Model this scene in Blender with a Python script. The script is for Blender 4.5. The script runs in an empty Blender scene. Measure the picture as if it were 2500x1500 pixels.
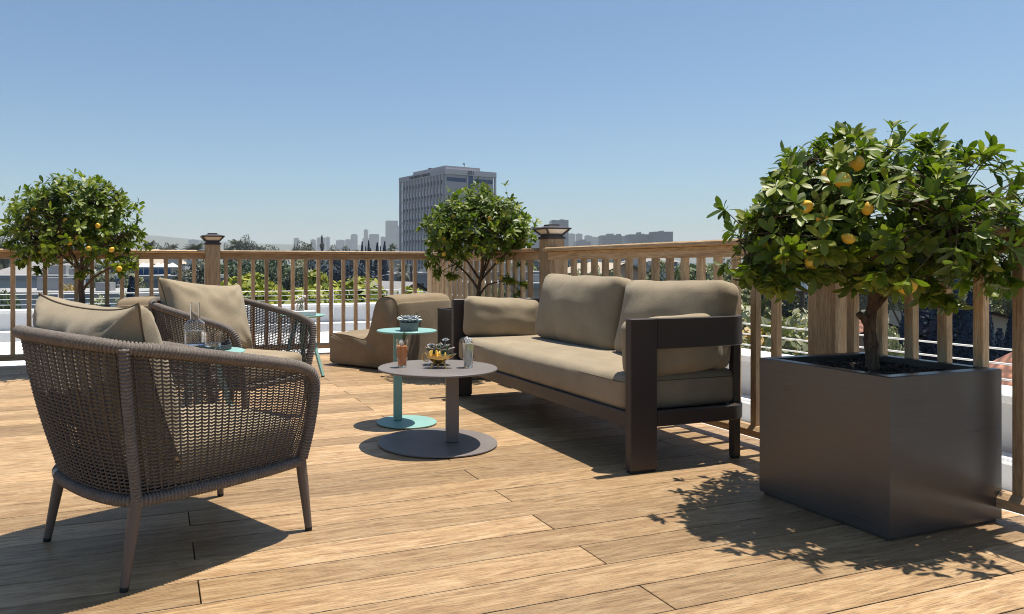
import bpy, math, random
from mathutils import Vector, Matrix, noise, Quaternion
R = math.radians
rnd = random.Random(7)
S = bpy.context.scene
C = S.collection

# ------------------------------------------------------------------ camera
FPX = 1794.0; CXP = 1045.0; HOR = 648.0; CAMH = 0.91; YAW = R(20.48)
cam_d = bpy.data.cameras.new("camera"); cam = bpy.data.objects.new("camera", cam_d); C.objects.link(cam)
cam.location = (0, 0, CAMH); cam.rotation_euler = (R(90), 0, -YAW)
cam_d.sensor_width = 36.0; cam_d.lens = FPX / 2500.0 * 36.0
cam_d.shift_x = (1250 - CXP) / 2500.0; cam_d.shift_y = -(750 - HOR) / 2500.0
cam_d.clip_start = 0.05; cam_d.clip_end = 20000
S.camera = cam

# ------------------------------------------------------------------ light
SUN_EL = R(75.3); SUN_AZ = R(3.0)          # azimuth measured from +X towards +Y
w = bpy.data.worlds.new("World"); S.world = w; w.use_nodes = True
nt = w.node_tree; nt.nodes.clear()
sky = nt.nodes.new("ShaderNodeTexSky"); sky.sky_type = 'NISHITA'; sky.sun_disc = False
sky.sun_elevation = SUN_EL; sky.sun_rotation = math.pi / 2 - SUN_AZ
sky.altitude = 100; sky.air_density = 1.0; sky.dust_density = 1.3; sky.ozone_density = 1.0
bg = nt.nodes.new("ShaderNodeBackground"); bg.inputs[1].default_value = 0.082
wo = nt.nodes.new("ShaderNodeOutputWorld")
hz_ = nt.nodes.new("ShaderNodeMix"); hz_.data_type = 'RGBA'; hz_.blend_type = 'MULTIPLY'; hz_.inputs[0].default_value = 1.0
hz_.inputs[7].default_value = (.74, .93, 1.03, 1); nt.links.new(sky.outputs[0], hz_.inputs[6]); nt.links.new(hz_.outputs[2], bg.inputs[0]); nt.links.new(bg.outputs[0], wo.inputs[0])
sd = bpy.data.lights.new("sun", 'SUN'); sd.energy = 5.0; sd.angle = R(0.53); sd.color = (1.0, 0.93, 0.82)
so = bpy.data.objects.new("sun", sd); C.objects.link(so)
sdir = Vector((math.cos(SUN_EL) * math.cos(SUN_AZ), math.cos(SUN_EL) * math.sin(SUN_AZ), math.sin(SUN_EL)))
so.rotation_euler = sdir.to_track_quat('Z', 'Y').to_euler(); so.location = (3, 0, 12)
S.view_settings.view_transform = 'Standard'; S.view_settings.look = 'None'
S.view_settings.exposure = 0.60; S.view_settings.gamma = 1.0
S.render.film_transparent = False; S.cycles.use_denoising = True; S.cycles.denoiser = 'OPENIMAGEDENOISE'; S.cycles.denoising_prefilter = 'NONE'; S.cycles.pixel_filter_type = "BLACKMAN_HARRIS"; S.cycles.filter_width = 1.05; S.cycles.use_adaptive_sampling = False
S.cycles.volume_bounces = 0; S.cycles.max_bounces = 12; S.cycles.transmission_bounces = 12; S.cycles.transparent_max_bounces = 12

# ------------------------------------------------------------------ helpers
s_, c_ = math.sin(YAW), math.cos(YAW)
def at(px, t):
    """ground position in the direction px at distance t"""
    l = (px - CXP) / FPX * t
    return (l * c_ + t * s_, -l * s_ + t * c_)
def zat(py, t): return CAMH - (py - HOR) / FPX * t

class MB:
    def __init__(s): s.v = []; s.f = []; s.uv = []; s.at = []; s.a = 0.0
    def add(s, vs, fs, uvs=None):
        b = len(s.v); s.v += [tuple(v) for v in vs]
        for i, f in enumerate(fs):
            s.f.append(tuple(b + k for k in f)); s.at.append(s.a)
            if uvs is not None: s.uv.append(uvs[i])
    def box(s, x0, x1, y0, y1, z0, z1, M=None, bev=0.0):
        if bev > 0:
            b = bev; vs = []
            for (dx, dy, dz) in ((0, b, b), (b, 0, b), (b, b, 0)):
                for sx in (0, 1):
                    for sy in (0, 1):
                        for sz in (0, 1):
                            vs.append((x0 + dx if not sx else x1 - dx, y0 + dy if not sy else y1 - dy, z0 + dz if not sz else z1 - dz))
            def i(k, sx, sy, sz): return k * 8 + sx * 4 + sy * 2 + sz
            fs = []
            for e in (0, 1):
                q = [i(0, e, 0, 0), i(0, e, 1, 0), i(0, e, 1, 1), i(0, e, 0, 1)]; fs.append(q if e else q[::-1])
                q = [i(1, 0, e, 0), i(1, 1, e, 0), i(1, 1, e, 1), i(1, 0, e, 1)]; fs.append(q[::-1] if e else q)
                q = [i(2, 0, 0, e), i(2, 1, 0, e), i(2, 1, 1, e), i(2, 0, 1, e)]; fs.append(q if e else q[::-1])
            for e in (0, 1):
                for g in (0, 1):
                    q = [i(0, e, g, 0), i(0, e, g, 1), i(1, e, g, 1), i(1, e, g, 0)]; fs.append(q if (e ^ g) else q[::-1])
                    q = [i(0, e, 0, g), i(0, e, 1, g), i(2, e, 1, g), i(2, e, 0, g)]; fs.append(q[::-1] if (e ^ g) else q)
                    q = [i(1, 0, e, g), i(1, 1, e, g), i(2, 1, e, g), i(2, 0, e, g)]; fs.append(q if (e ^ g) else q[::-1])
            for e in (0, 1):
                for g in (0, 1):
                    for k in (0, 1):
                        q = [i(0, e, g, k), i(1, e, g, k), i(2, e, g, k)]; fs.append(q if (e ^ g ^ k) else q[::-1])
        else:
            vs = [(x, y, z) for x in (x0, x1) for y in (y0, y1) for z in (z0, z1)]
            fs = [(0, 1, 3, 2), (4, 6, 7, 5), (0, 4, 5, 1), (2, 3, 7, 6), (0, 2, 6, 4), (1, 5, 7, 3)]
        if M is not None: vs = [M @ Vector(v) for v in vs]
        s.add(vs, fs); return s
    def sweep(s, pts, rad, n=10, closed=False, caps=True, flat=1.0, up=None):
        P = [Vector(p) for p in pts]; m = len(P)
        T = []
        for i in range(m):
            a = P[(i - 1) % m] if (closed or i > 0) else P[i]; b = P[(i + 1) % m] if (closed or i < m - 1) else P[i]
            d = b - a; T.append(d.normalized() if d.length > 1e-9 else Vector((0, 0, 1)))
        u = up if up is not None else (Vector((0, 0, 1)) if abs(T[0].z) < .9 else Vector((1, 0, 0)))
        N = (u - T[0] * u.dot(T[0])).normalized(); vs = []; frames = []
        for i in range(m):
            if up is None:
                if i: 
                    q = T[i - 1].rotation_difference(T[i]); N = q @ N
                    N = (N - T[i] * N.dot(T[i])).normalized()
            else:
                N = (up - T[i] * up.dot(T[i])).normalized()
            B = T[i].cross(N); r = rad[i] if hasattr(rad, '__len__') else rad
            for k in range(n):
                a = 2 * math.pi * k / n
                vs.append(P[i] + N * (math.cos(a) * r) + B * (math.sin(a) * r * flat))
        fs = []
        for i in range(m if closed else m - 1):
            j = (i + 1) % m
            for k in range(n):
                l = (k + 1) % n; fs.append((i * n + k, i * n + l, j * n + l, j * n + k))
        if caps and not closed:
            fs.append(tuple(range(n))[::-1]); fs.append(tuple((m - 1) * n + k for k in range(n)))
        s.add(vs, fs); return s
    def lathe(s, prof, n=32, cx=0, cy=0, cz=0, cap0=True, cap1=True):
        vs = []; fs = []; m = len(prof)
        for (r, z) in prof:
            for k in range(n):
                a = 2 * math.pi * k / n; vs.append((cx + r * math.cos(a), cy + r * math.sin(a), cz + z))
        for i in range(m - 1):
            for k in range(n):
                l = (k + 1) % n; fs.append((i * n + k, i * n + l, (i + 1) * n + l, (i + 1) * n + k))
        if cap0: fs.append(tuple(range(n))[::-1])
        if cap1: fs.append(tuple((m - 1) * n + k for k in range(n)))
        s.add(vs, fs); return s
    def prism(s, pts, z0, z1, M=None):
        n = len(pts); vs = [(x, y, z0) for x, y in pts] + [(x, y, z1) for x, y in pts]
        fs = [tuple(range(n))[::-1], tuple(n + k for k in range(n))] + [(k, (k + 1) % n, n + (k + 1) % n, n + k) for k in range(n)]
        if M is not None: vs = [M @ Vector(v) for v in vs]
        s.add(vs, fs); return s
    def build(s, name, mat, parent=None, smooth=False, attr=False, auto=None):
        me = bpy.data.meshes.new(name); me.from_pydata(s.v, [], s.f); me.update()
        if s.uv:
            ul = me.uv_layers.new(name="UVMap"); fl = [c for q in s.uv for p in q for c in p]
            ul.data.foreach_set("uv", fl)
        if attr:
            at_ = me.attributes.new("rnd", 'FLOAT', 'FACE'); at_.data.foreach_set("value", s.at)
        if smooth:
            me.polygons.foreach_set("use_smooth", [True] * len(me.polygons))
            if auto is not None:
                try: me.set_sharp_from_angle(angle=R(auto))
                except Exception: pass
        me.materials.append(mat)
        o = bpy.data.objects.new(name, me); C.objects.link(o)
        if parent is not None: o.parent = parent
        return o

def tag(o, label, cat, group=None, kind=None):
    if label: o["label"] = label
    if cat: o["category"] = cat
    if group: o["group"] = group
    if kind: o["kind"] = kind
    return o
def empty(name, loc=(0, 0, 0), rz=0.0, label=None, cat=None, group=None):
    o = bpy.data.objects.new(name, None); C.objects.link(o); o.location = loc; o.rotation_euler = (0, 0, rz)
    o.empty_display_size = 0.1
    return tag(o, label, cat, group)
def copy_tree(o, parent=None):
    c = o.copy(); C.objects.link(c); c.parent = parent
    for ch in list(o.children): copy_tree(ch, c)
    return c
def catmull(P, per=12, closed=False):
    P = [Vector(p) for p in P]; n = len(P); out = []
    for i in range(n if closed else n - 1):
        p0 = P[(i - 1) % n] if (closed or i) else P[0] * 2 - P[1]
        p1 = P[i]; p2 = P[(i + 1) % n]
        p3 = P[(i + 2) % n] if (closed or i < n - 2) else P[-1] * 2 - P[-2]
        for k in range(per):
            t = k / per
            out.append(0.5 * ((2 * p1) + (p2 - p0) * t + (2 * p0 - 5 * p1 + 4 * p2 - p3) * t * t + (3 * p1 - p0 - 3 * p2 + p3) * t ** 3))
    if not closed: out.append(P[-1])
    return out
def resample(P, n, closed=False):
    Q = list(P) + ([P[0]] if closed else []); L = [0.0]
    for a, b in zip(Q, Q[1:]): L.append(L[-1] + (b - a).length)
    out = []; j = 0; m = n if closed else n - 1
    for i in range(n):
        d = L[-1] * i / m
        while j < len(L) - 2 and L[j + 1] < d: j += 1
        t = (d - L[j]) / max(1e-9, L[j + 1] - L[j]); out.append(Q[j].lerp(Q[j + 1], min(1, max(0, t))))
    return out
def plen(P): return sum((b - a).length for a, b in zip(P, P[1:]))

# ------------------------------------------------------------------ materials
def mat(name, base=(.5, .5, .5), rough=.5, metal=0.0, spec=.5, trans=0.0, ior=1.45, alpha=1.0, build=None):
    m = bpy.data.materials.new(name); m.use_nodes = True; t = m.node_tree
    b = t.nodes["Principled BSDF"]
    b.inputs["Base Color"].default_value = (*base, 1); b.inputs["Roughness"].default_value = rough
    b.inputs["Metallic"].default_value = metal; b.inputs["Specular IOR Level"].default_value = spec
    b.inputs["Transmission Weight"].default_value = trans; b.inputs["IOR"].default_value = ior
    b.inputs["Alpha"].default_value = alpha
    if build: build(t, b)
    return m
class NB:
    """small node builder"""
    def __init__(s, t): s.t = t
    def n(s, typ, **kw):
        o = s.t.nodes.new(typ)
        for k, v in kw.items(): setattr(o, k, v)
        return o
    def l(s, a, b): s.t.links.new(a, b)
    def coord(s, kind="Object", scale=(1, 1, 1), rot=(0, 0, 0), offset=None):
        c = s.n("ShaderNodeTexCoord"); m = s.n("ShaderNodeMapping"); m.inputs["Scale"].default_value = scale; m.inputs["Rotation"].default_value = rot
        src = c.outputs[kind]
        if offset is not None:
            a = s.n("ShaderNodeVectorMath", operation='ADD'); s.l(src, a.inputs[0]); s.l(offset, a.inputs[1]); src = a.outputs[0]
        s.l(src, m.inputs[0]); return m.outputs[0]
    def noise(s, vec, scale=5, detail=3, rough=.55, dist=0.0):
        o = s.n("ShaderNodeTexNoise"); s.l(vec, o.inputs["Vector"]); o.inputs["Scale"].default_value = scale
        o.inputs["Detail"].default_value = detail; o.inputs["Roughness"].default_value = rough; o.inputs["Distortion"].default_value = dist
        return o.outputs["Fac"]
    def ramp(s, fac, stops):
        o = s.n("ShaderNodeValToRGB"); e = o.color_ramp.elements
        while len(e) < len(stops): e.new(.5)
        for i, (p, c) in enumerate(stops):
            e[i].position = p; e[i].color = (*c, 1) if hasattr(c, '__len__') else (c, c, c, 1)
        s.l(fac, o.inputs[0]); return o.outputs[0]
    def math(s, op, a, b=0.0, clamp=False):
        o = s.n("ShaderNodeMath", operation=op, use_clamp=clamp)
        for i, v in enumerate((a, b)):
            if isinstance(v, (int, float)): o.inputs[i].default_value = v
            else: s.l(v, o.inputs[i])
        return o.outputs[0]
    def mix(s, fac, a, b, mode='MIX'):
        o = s.n("ShaderNodeMix", data_type='RGBA', blend_type=mode)
        for i, v in ((0, fac), (6, a), (7, b)):
            if isinstance(v, (int, float)): o.inputs[i].default_value = v
            elif isinstance(v, tuple): o.inputs[i].default_value = (*v, 1)
            else: s.l(v, o.inputs[i])
        return o.outputs[2]
    def bump(s, h, strength=.3, dist=.01, normal=None):
        o = s.n("ShaderNodeBump"); s.l(h, o.inputs["Height"]); o.inputs["Strength"].default_value = strength; o.inputs["Distance"].default_value = dist
        if normal is not None: s.l(normal, o.inputs["Normal"])
        return o.outputs[0]
    def attr(s, name):
        o = s.n("ShaderNodeAttribute"); o.attribute_name = name; return o

def wood_nodes(t, b, vec, cols, val, rough=.55, cath=.6, pore=.5, light=0.0):
    """vec: coordinates in metres with the grain along x; val: per-board random"""
    N = NB(t)
    def mp(sc):
        m = N.n("ShaderNodeMapping"); m.inputs["Scale"].default_value = sc; N.l(vec, m.inputs[0]); return m.outputs[0]
    warp = N.noise(mp((.9, 5, 5)), 1.0, 3, .5)
    fine = N.noise(mp((11, 190, 190)), 1.0, 5, .7)
    broad = N.noise(mp((3.6, 42, 42)), 1.0, 5, .68, .3)
    # growth rings
    sep = N.n("ShaderNodeSeparateXYZ"); N.l(vec, sep.inputs[0])
    ph = N.math('ADD', N.math('MULTIPLY', N.math('ADD', sep.outputs[1], sep.outputs[2]), 90.0), N.math('MULTIPLY', warp, 60.0))
    ring = N.math('MULTIPLY', N.math('ADD', N.math('SINE', ph), 1.0), .5)
    ring = N.math('POWER', ring, 1.6)
    v = N.math('ADD', N.math('MULTIPLY', broad, .46), N.math('MULTIPLY', fine, .54))
    v = N.math('ADD', v, N.math('MULTIPLY', N.math('SUBTRACT', ring, .45), .10 * cath))
    col = N.ramp(v, [(.34, cols[0]), (.46, cols[1]), (.56, cols[2]), (.68, cols[3])])
    pores = N.ramp(N.noise(mp((16, 260, 260)), 1.0, 3, .65), [(.40, 0.0), (.50, 1.0)])
    if light > 0:
        m2 = N.n("ShaderNodeMapping"); m2.inputs["Scale"].default_value = (1.1, 7, 7); N.l(vec, m2.inputs[0])
        ph2 = N.math('MULTIPLY', N.noise(m2.outputs[0], 1.0, 2, .45, .3), 95.0)
        r2 = N.math('POWER', N.math('MULTIPLY', N.math('ADD', N.math('SINE', ph2), 1.0), .5), 7.0)
        pick = N.math('GREATER_THAN', val, .58)
        col = N.mix(N.math('MULTIPLY', N.math('MULTIPLY', r2, pick), light), col, (.56, .45, .32))
    pc = N.mix(1.0, col, N.ramp(pores, [(0, (1 - pore,) * 3), (1, (1, 1, 1))]), 'MULTIPLY')
    br = N.math('ADD', N.math('MULTIPLY', val, .56), .71)
    cmb = N.n("ShaderNodeCombineXYZ")
    for i in range(3): N.l(br, cmb.inputs[i])
    pc = N.mix(1.0, pc, cmb.outputs[0], 'MULTIPLY')
    N.l(pc, b.inputs["Base Color"])
    hgt = N.math('ADD', N.math('MULTIPLY', v, .6), N.math('MULTIPLY', pores, .4))
    N.l(N.bump(hgt, .35, .0025), b.inputs["Normal"])
    b.inputs["Roughness"].default_value = rough

OAK = [(.212, .120, .055), (.335, .208, .101), (.405, .268, .140), (.475, .338, .195)]
def deck_build(t, b):
    N = NB(t); uv = N.n("ShaderNodeUVMap"); uv.uv_map = "UVMap"
    a = N.attr("rnd").outputs["Fac"]
    cmb = N.n("ShaderNodeCombineXYZ"); N.l(N.math('MULTIPLY', a, 37.0), cmb.inputs[0]); N.l(N.math('MULTIPLY', a, 91.0), cmb.inputs[1])
    add = N.n("ShaderNodeVectorMath", operation='ADD'); N.l(uv.outputs[0], add.inputs[0]); N.l(cmb.outputs[0], add.inputs[1])
    wood_nodes(t, b, add.outputs[0], OAK, a, .5, 1.0, .36, .2)
M_deck = mat("deck_oak", build=deck_build)
RAIL = [(.34, .205, .10), (.47, .305, .160), (.56, .38, .215), (.65, .47, .29)]
def rail_wood(axis):
    def bld(t, b):
        N = NB(t); oi = N.n("ShaderNodeObjectInfo"); v = oi.outputs["Random"]
        cmb = N.n("ShaderNodeCombineXYZ")
        for i in range(3): N.l(N.math('MULTIPLY', v, 23.0 + 11 * i), cmb.inputs[i])
        rot = {'x': (0, 0, 0), 'y': (0, 0, R(-90)), 'z': (0, R(90), 0)}[axis]
        vec = N.coord("Object", (1, 1, 1), rot, cmb.outputs[0])
        wood_nodes(t, b, vec, RAIL, v, .6, .7, .3)
    return mat("railing_wood_" + axis, build=bld)
M_wx, M_wy, M_wz = rail_wood('x'), rail_wood('y'), rail_wood('z')

def fabric(name, base, sc=1.0, var=.12):
    def bld(t, b):
        N = NB(t); v = N.coord("Object")
        n = N.noise(v, 6, 3); n2 = N.noise(v, 520 * sc, 2, .7)
        d = tuple(x * (1 - var) for x in base); l = tuple(min(1, x * (1 + var)) for x in base)
        col = N.mix(1.0, N.ramp(n, [(.3, d), (.7, l)]), N.ramp(n2, [(.3, .72), (.7, 1.18)]), 'MULTIPLY')
        N.l(col, b.inputs["Base Color"])
        # woven threads
        wv = N.n("ShaderNodeTexWave", wave_type='BANDS', bands_direction='X'); N.l(v, wv.inputs[0]); wv.inputs["Scale"].default_value = 110 * sc
        wv2 = N.n("ShaderNodeTexWave", wave_type='BANDS', bands_direction='Z'); N.l(v, wv2.inputs[0]); wv2.inputs["Scale"].default_value = 110 * sc
        h = N.math('ADD', N.math('MULTIPLY', N.math('MULTIPLY', wv.outputs["Fac"], wv2.outputs["Fac"]), .12), N.math('MULTIPLY', n2, 1.2))
        big = N.bump(N.noise(v, 7, 3, .5, .6), .18, .02)
        N.l(N.bump(h, .35, .0012, big), b.inputs["Normal"])
        b.inputs["Sheen Weight"].default_value = .15
    return mat(name, base, .9, spec=.15, build=bld)
M_fab = fabric("khaki_fabric", (.30, .24, .158))
M_fab2 = fabric("lounge_fabric", (.245, .185, .115))
M_pipe = mat("piping", (.13, .10, .065), .9, spec=.1)

def metal_paint(name, base, rough=.45, fleck=.1, spec=.4):
    def bld(t, b):
        N = NB(t); v = N.coord("Object"); n = N.noise(v, 900, 2, .6); n2 = N.noise(v, 5, 3)
        d = tuple(x * (1 - fleck) for x in base); l = tuple(min(1, x * (1 + fleck)) for x in base)
        N.l(N.ramp(N.math('ADD', N.math('MULTIPLY', n, .6), N.math('MULTIPLY', n2, .4)), [(.3, d), (.7, l)]), b.inputs["Base Color"])
        N.l(N.bump(n, .08, .0006), b.inputs["Normal"])
        N.l(N.ramp(n2, [(.3, rough - .05), (.7, rough + .07)]), b.inputs["Roughness"])
    return mat(name, base, rough, spec=spec, build=bld)
M_bronze = metal_paint("bronze_metal", (.052, .040, .036), .38)
M_taupe = metal_paint("taupe_metal", (.17, .15, .142), .42)
M_green = metal_paint("sea_green_metal", (.215, .385, .35), .42)
M_leg = metal_paint("chair_leg_metal", (.12, .095, .08), .45)
M_cap = metal_paint("lamp_cap_metal", (.06, .05, .05), .4)
M_white = metal_paint("white_paint", (.78, .78, .77), .5, .03)
M_black = mat("black_rubber", (.012, .012, .012), .7)
M_tray = metal_paint("tray_dark", (.055, .055, .058), .5)
def planter_build(t, b):
    N = NB(t)
    br = N.noise(N.coord("Object", (3, 3, 320)), 1.0, 3, .6); cl = N.noise(N.coord("Object", (1, 1, 1)), 5, 4, .6)
    sc = N.noise(N.coord("Object", (40, 40, 600)), 1.0, 2, .6)
    v = N.math('ADD', N.math('MULTIPLY', br, .6), N.math('MULTIPLY', cl, .4))
    N.l(N.ramp(v, [(.3, (.098, .093, .089)), (.7, (.135, .128, .122))]), b.inputs["Base Color"])
    N.l(N.ramp(v, [(.3, .26), (.7, .44)]), b.inputs["Roughness"])
    N.l(N.bump(N.math('ADD', br, N.math('MULTIPLY', sc, .5)), .10, .001), b.inputs["Normal"])
M_planter = mat("brushed_planter", (.1, .09, .085), .35, .65, build=planter_build)
def soil_build(t, b):
    N = NB(t); v = N.coord("Object"); a = N.attr("rnd").outputs["Fac"]
    N.l(N.ramp(a, [(0, (.018, .014, .012)), (.6, (.05, .038, .03)), (1, (.12, .075, .05))]), b.inputs["Base Color"])
M_soil = mat("bark_mulch", (.04, .03, .025), .85, build=soil_build)
def rope_build(t, b):
    N = NB(t); v = N.coord("Object"); n = N.noise(v, 260, 3, .7); n2 = N.noise(v, 30, 2)
    N.l(N.mix(1.0, N.ramp(n, [(.30, (.095, .078, .066)), (.52, (.155, .13, .112)), (.74, (.25, .215, .19))]), N.ramp(n2, [(.3, .85), (.7, 1.1)]), 'MULTIPLY'), b.inputs["Base Color"])
    N.l(N.bump(n, .25, .001), b.inputs["Normal"])
M_rope = mat("rope", (.2, .16, .13), .75, spec=.3, build=rope_build)
def weave_build(t, b):
    N = NB(t); v = N.coord("Object"); n = N.noise(v, 330, 2, .7)
    N.l(N.ramp(n, [(.32, (.05, .042, .037)), (.55, (.115, .098, .087)), (.75, (.22, .195, .175))]), b.inputs["Base Color"])
    N.l(N.bump(n, .5, .001), b.inputs["Normal"])
M_weave = mat("rope_weave", (.14, .11, .09), .8, spec=.25, build=weave_build)
def bark_build(t, b):
    N = NB(t); v = N.coord("Object", (1, 1, .22)); n = N.noise(v, 90, 5, .7, .4)
    N.l(N.ramp(n, [(.3, (.045, .028, .018)), (.55, (.13, .08, .048)), (.75, (.25, .165, .105))]), b.inputs["Base Color"])
    N.l(N.bump(n, .9, .006), b.inputs["Normal"])
M_bark = mat("bark", (.13, .08, .05), .85, build=bark_build)
def leaf_mat(name, cols, tr=.25, rough=.38):
    def bld(t, b):
        N = NB(t); a = N.attr("rnd").outputs["Fac"]; n = N.noise(N.coord("Object"), 60, 2)
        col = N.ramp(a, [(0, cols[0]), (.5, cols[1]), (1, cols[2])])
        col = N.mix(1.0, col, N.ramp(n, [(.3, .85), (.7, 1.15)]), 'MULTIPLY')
        N.l(col, b.inputs["Base Color"])
        tl = N.n("ShaderNodeBsdfTranslucent"); N.l(N.mix(1.0, col, (1.2, 1.5, .5), 'MULTIPLY'), tl.inputs[0])
        mx = N.n("ShaderNodeMixShader"); mx.inputs[0].default_value = tr
        N.l(b.outputs[0], mx.inputs[1]); N.l(tl.outputs[0], mx.inputs[2])
        N.l(mx.outputs[0], t.nodes["Material Output"].inputs[0])
    return mat(name, cols[1], rough, spec=.4, build=bld)
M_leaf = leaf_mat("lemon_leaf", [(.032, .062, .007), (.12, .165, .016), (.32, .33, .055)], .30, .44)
def lemon_build(t, b):
    N = NB(t); v = N.coord("Object"); n = N.noise(v, 260, 2); n2 = N.noise(v, 25, 2)
    N.l(N.ramp(n2, [(.3, (.70, .36, .03)), (.65, (.80, .52, .06))]), b.inputs["Base Color"])
    N.l(N.bump(n, .35, .0012), b.inputs["Normal"])
M_lemon = mat("lemon_skin", (.8, .42, .05), .4, build=lemon_build)

# glass without refraction of light blocked: thin real glass
def glass(name, col=(1, 1, 1), rough=0.0, ior=1.45):
    return mat(name, col, rough, trans=1.0, ior=ior)
M_glass = glass("clear_glass")
M_water = glass("water", (.97, .99, 1), 0.0, 1.33)
M_ice = mat("ice", (.93, .95, .96), .15, trans=.75, ior=1.31)
def plaster(name, base, var=.08, sc=3):
    def bld(t, b):
        N = NB(t); v = N.coord("Object"); n = N.noise(v, sc, 5, .6)
        N.l(N.ramp(n, [(.3, tuple(x * (1 - var) for x in base)), (.7, tuple(min(1, x * (1 + var)) for x in base))]), b.inputs["Base Color"])
        N.l(N.bump(N.noise(v, sc * 40, 3), .2, .004), b.inputs["Normal"])
    return mat(name, base, .85, spec=.2, build=bld)
M_stucco = plaster("white_stucco", (.60, .60, .60), .04, 2)
M_roofwhite = plaster("white_roof_membrane", (.66, .66, .655), .05, 1.2)
M_dark = mat("dark_gap", (.02, .016, .012), .95)

# ================================================================== SETTING
# deck boards
BW = .1577; Y0 = 1.591; XE, YE = 2.965, 7.56
dk = MB()
for r in range(-22, 39):
    y0 = Y0 + r * BW; y1 = y0 + BW
    if y0 > YE - .02: break
    y1 = min(y1, YE)
    off = 1.294 if r % 2 == 0 else .12
    xs = [off + 2.344 * k for k in range(-6, 4)]
    xs = [x for x in xs if -9.5 < x < XE - .02] + [XE]
    for x0, x1 in zip([-9.5] + xs[:-1], xs):
        dk.a = rnd.random(); e = .0023; g = .0020; b = .0012; zz = rnd.uniform(-.0004, .0004)
        X0, X1, A, B = x0 + g, x1 - g, y0 + e, y1 - e
        vs = [(X0, A, -.02), (X1, A, -.02), (X1, B, -.02), (X0, B, -.02), (X0, A, -b + zz), (X1, A, -b + zz), (X1, B, -b + zz), (X0, B, -b + zz),
              (X0 + b, A + b, zz), (X1 - b, A + b, zz), (X1 - b, B - b, zz), (X0 + b, B - b, zz)]
        fs = [(0, 1, 5, 4), (1, 2, 6, 5), (2, 3, 7, 6), (3, 0, 4, 7), (4, 5, 9, 8), (5, 6, 10, 9), (6, 7, 11, 10), (7, 4, 8, 11), (8, 9, 10, 11)]
        dk.add(vs, fs, [[(vs[i][0], vs[i][1] - y0) for i in f] for f in fs])
o = dk.build("deck", M_deck, attr=True); tag(o, None, None, kind="structure")
ub = MB(); ub.box(-9.5, XE - .01, -1.9, YE - .01, -.06, -.021); o = ub.build("deck_base", M_dark); tag(o, None, None, kind="structure")

# white roof around the deck
rf = MB(); rf.box(-12, 4.1, 7.57, 11.75, -.5, -.12); rf.box(2.975, 4.1, -3, 7.57, -.5, -.12)
o = rf.build("roof", M_roofwhite); tag(o, None, None, kind="structure")
ed = MB(); ed.box(-12, 3.02, 7.565, 7.66, -.118, -.012); ed.box(2.97, 3.04, -3, 7.56, -.118, -.014)
o = ed.build("roof_edge", M_white); tag(o, None, None, kind="structure")

# parapets: stepped white walls outside the deck
def parapet(name, x0, x1, y0, y1, axis, label):
    root = empty(name, (0, 0, 0), 0, label, "wall")
    m = MB(); m.box(x0, x1, y0, y1, -.12, .245, bev=.004); m.build("wall", M_stucco, root)
    c = MB(); c.box(x0 - .03, x1 + .03, y0 - .03, y1 + .03, .246, .29, bev=.006); c.build("coping", M_white, root)
    s2 = MB()
    if axis == 'x': s2.box(x0, x1, y0 - .26, y0 - .001, -.12, .01, bev=.008)
    else: s2.box(x0 - .22, x0 - .001, y0, y1, -.12, .01, bev=.008)
    s2.build("ledge", M_stucco, root)
    return root
parapet("parapet_wall", -12, 3.68, 11.5, 11.75, 'x', "low white parapet wall beyond the left railing with ledge")
parapet("parapet_wall", 3.86, 4.1, -3, 11.75, 'y', "low white parapet wall beyond the right railing and planter")
def cable_rail(pts_posts, a, b, label):
    root = empty("cable_railing", (a[0], a[1], .29), 0, label, "railing")
    for k, z in enumerate((.51, .44, .365)):
        m = MB(); m.sweep([(0, 0, z - .29), (b[0] - a[0], b[1] - a[1], z - .29)], .0048, 8); m.build("cable", M_white, root, smooth=True)
    for p in pts_posts:
        m = MB(); m.box(p[0] - a[0] - .014, p[0] - a[0] + .014, p[1] - a[1] - .014, p[1] - a[1] + .014, -.16, .235, bev=.002); m.build("post", M_white, root)
cable_rail([(-4.9, 11.45), (-3.1, 11.45), (-1.24, 11.45), (.72, 11.45), (2.66, 11.45), (3.78, 11.45)], (-12, 11.45), (3.78, 11.45), "white cable railing along the left parapet in front of yellow green bushes")
cable_rail([(3.80, 9.6), (3.80, 7.7), (3.80, 5.75), (3.80, -1)], (3.80, 11.4), (3.80, -3), "white cable railing along the right parapet behind the large planter")

# ================================================================== WOODEN RAILING
def balusters(root, P, z0, z1):
    m = MB(); m.box(-.018, .018, -.018, .018, z0, z1, bev=.0025); first = m.build("baluster", M_wz, root)
    first.location = (P[0][0], P[0][1], 0)
    for p in P[1:]:
        c = first.copy(); C.objects.link(c); c.parent = root; c.location = (p[0], p[1], 0)
def rail_x(x0, x1, y, xs, label, zt=1.056):
    root = empty("wooden_railing", (x0, y, 0), 0, label, "railing")
    L = x1 - x0
    m = MB(); m.box(0, L, -.062, .078, zt - .030, zt, bev=.008); m.build("top_rail", M_wx, root)
    m = MB(); m.box(0, L, -.012, .030, zt - .088, zt - .0305, bev=.003); m.build("under_rail", M_wx, root)
    m = MB(); m.prism([(-.030, .055), (.042, .055), (.042, .088), (.022, .108), (-.010, .108), (-.030, .088)], 0, L, Matrix(((0, 0, 1, 0), (1, 0, 0, 0), (0, 1, 0, 0), (0, 0, 0, 1)))); m.build("bottom_rail", M_wx, root)
    balusters(root, [(x - x0, .009) for x in xs], .106, zt - .086)
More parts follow.
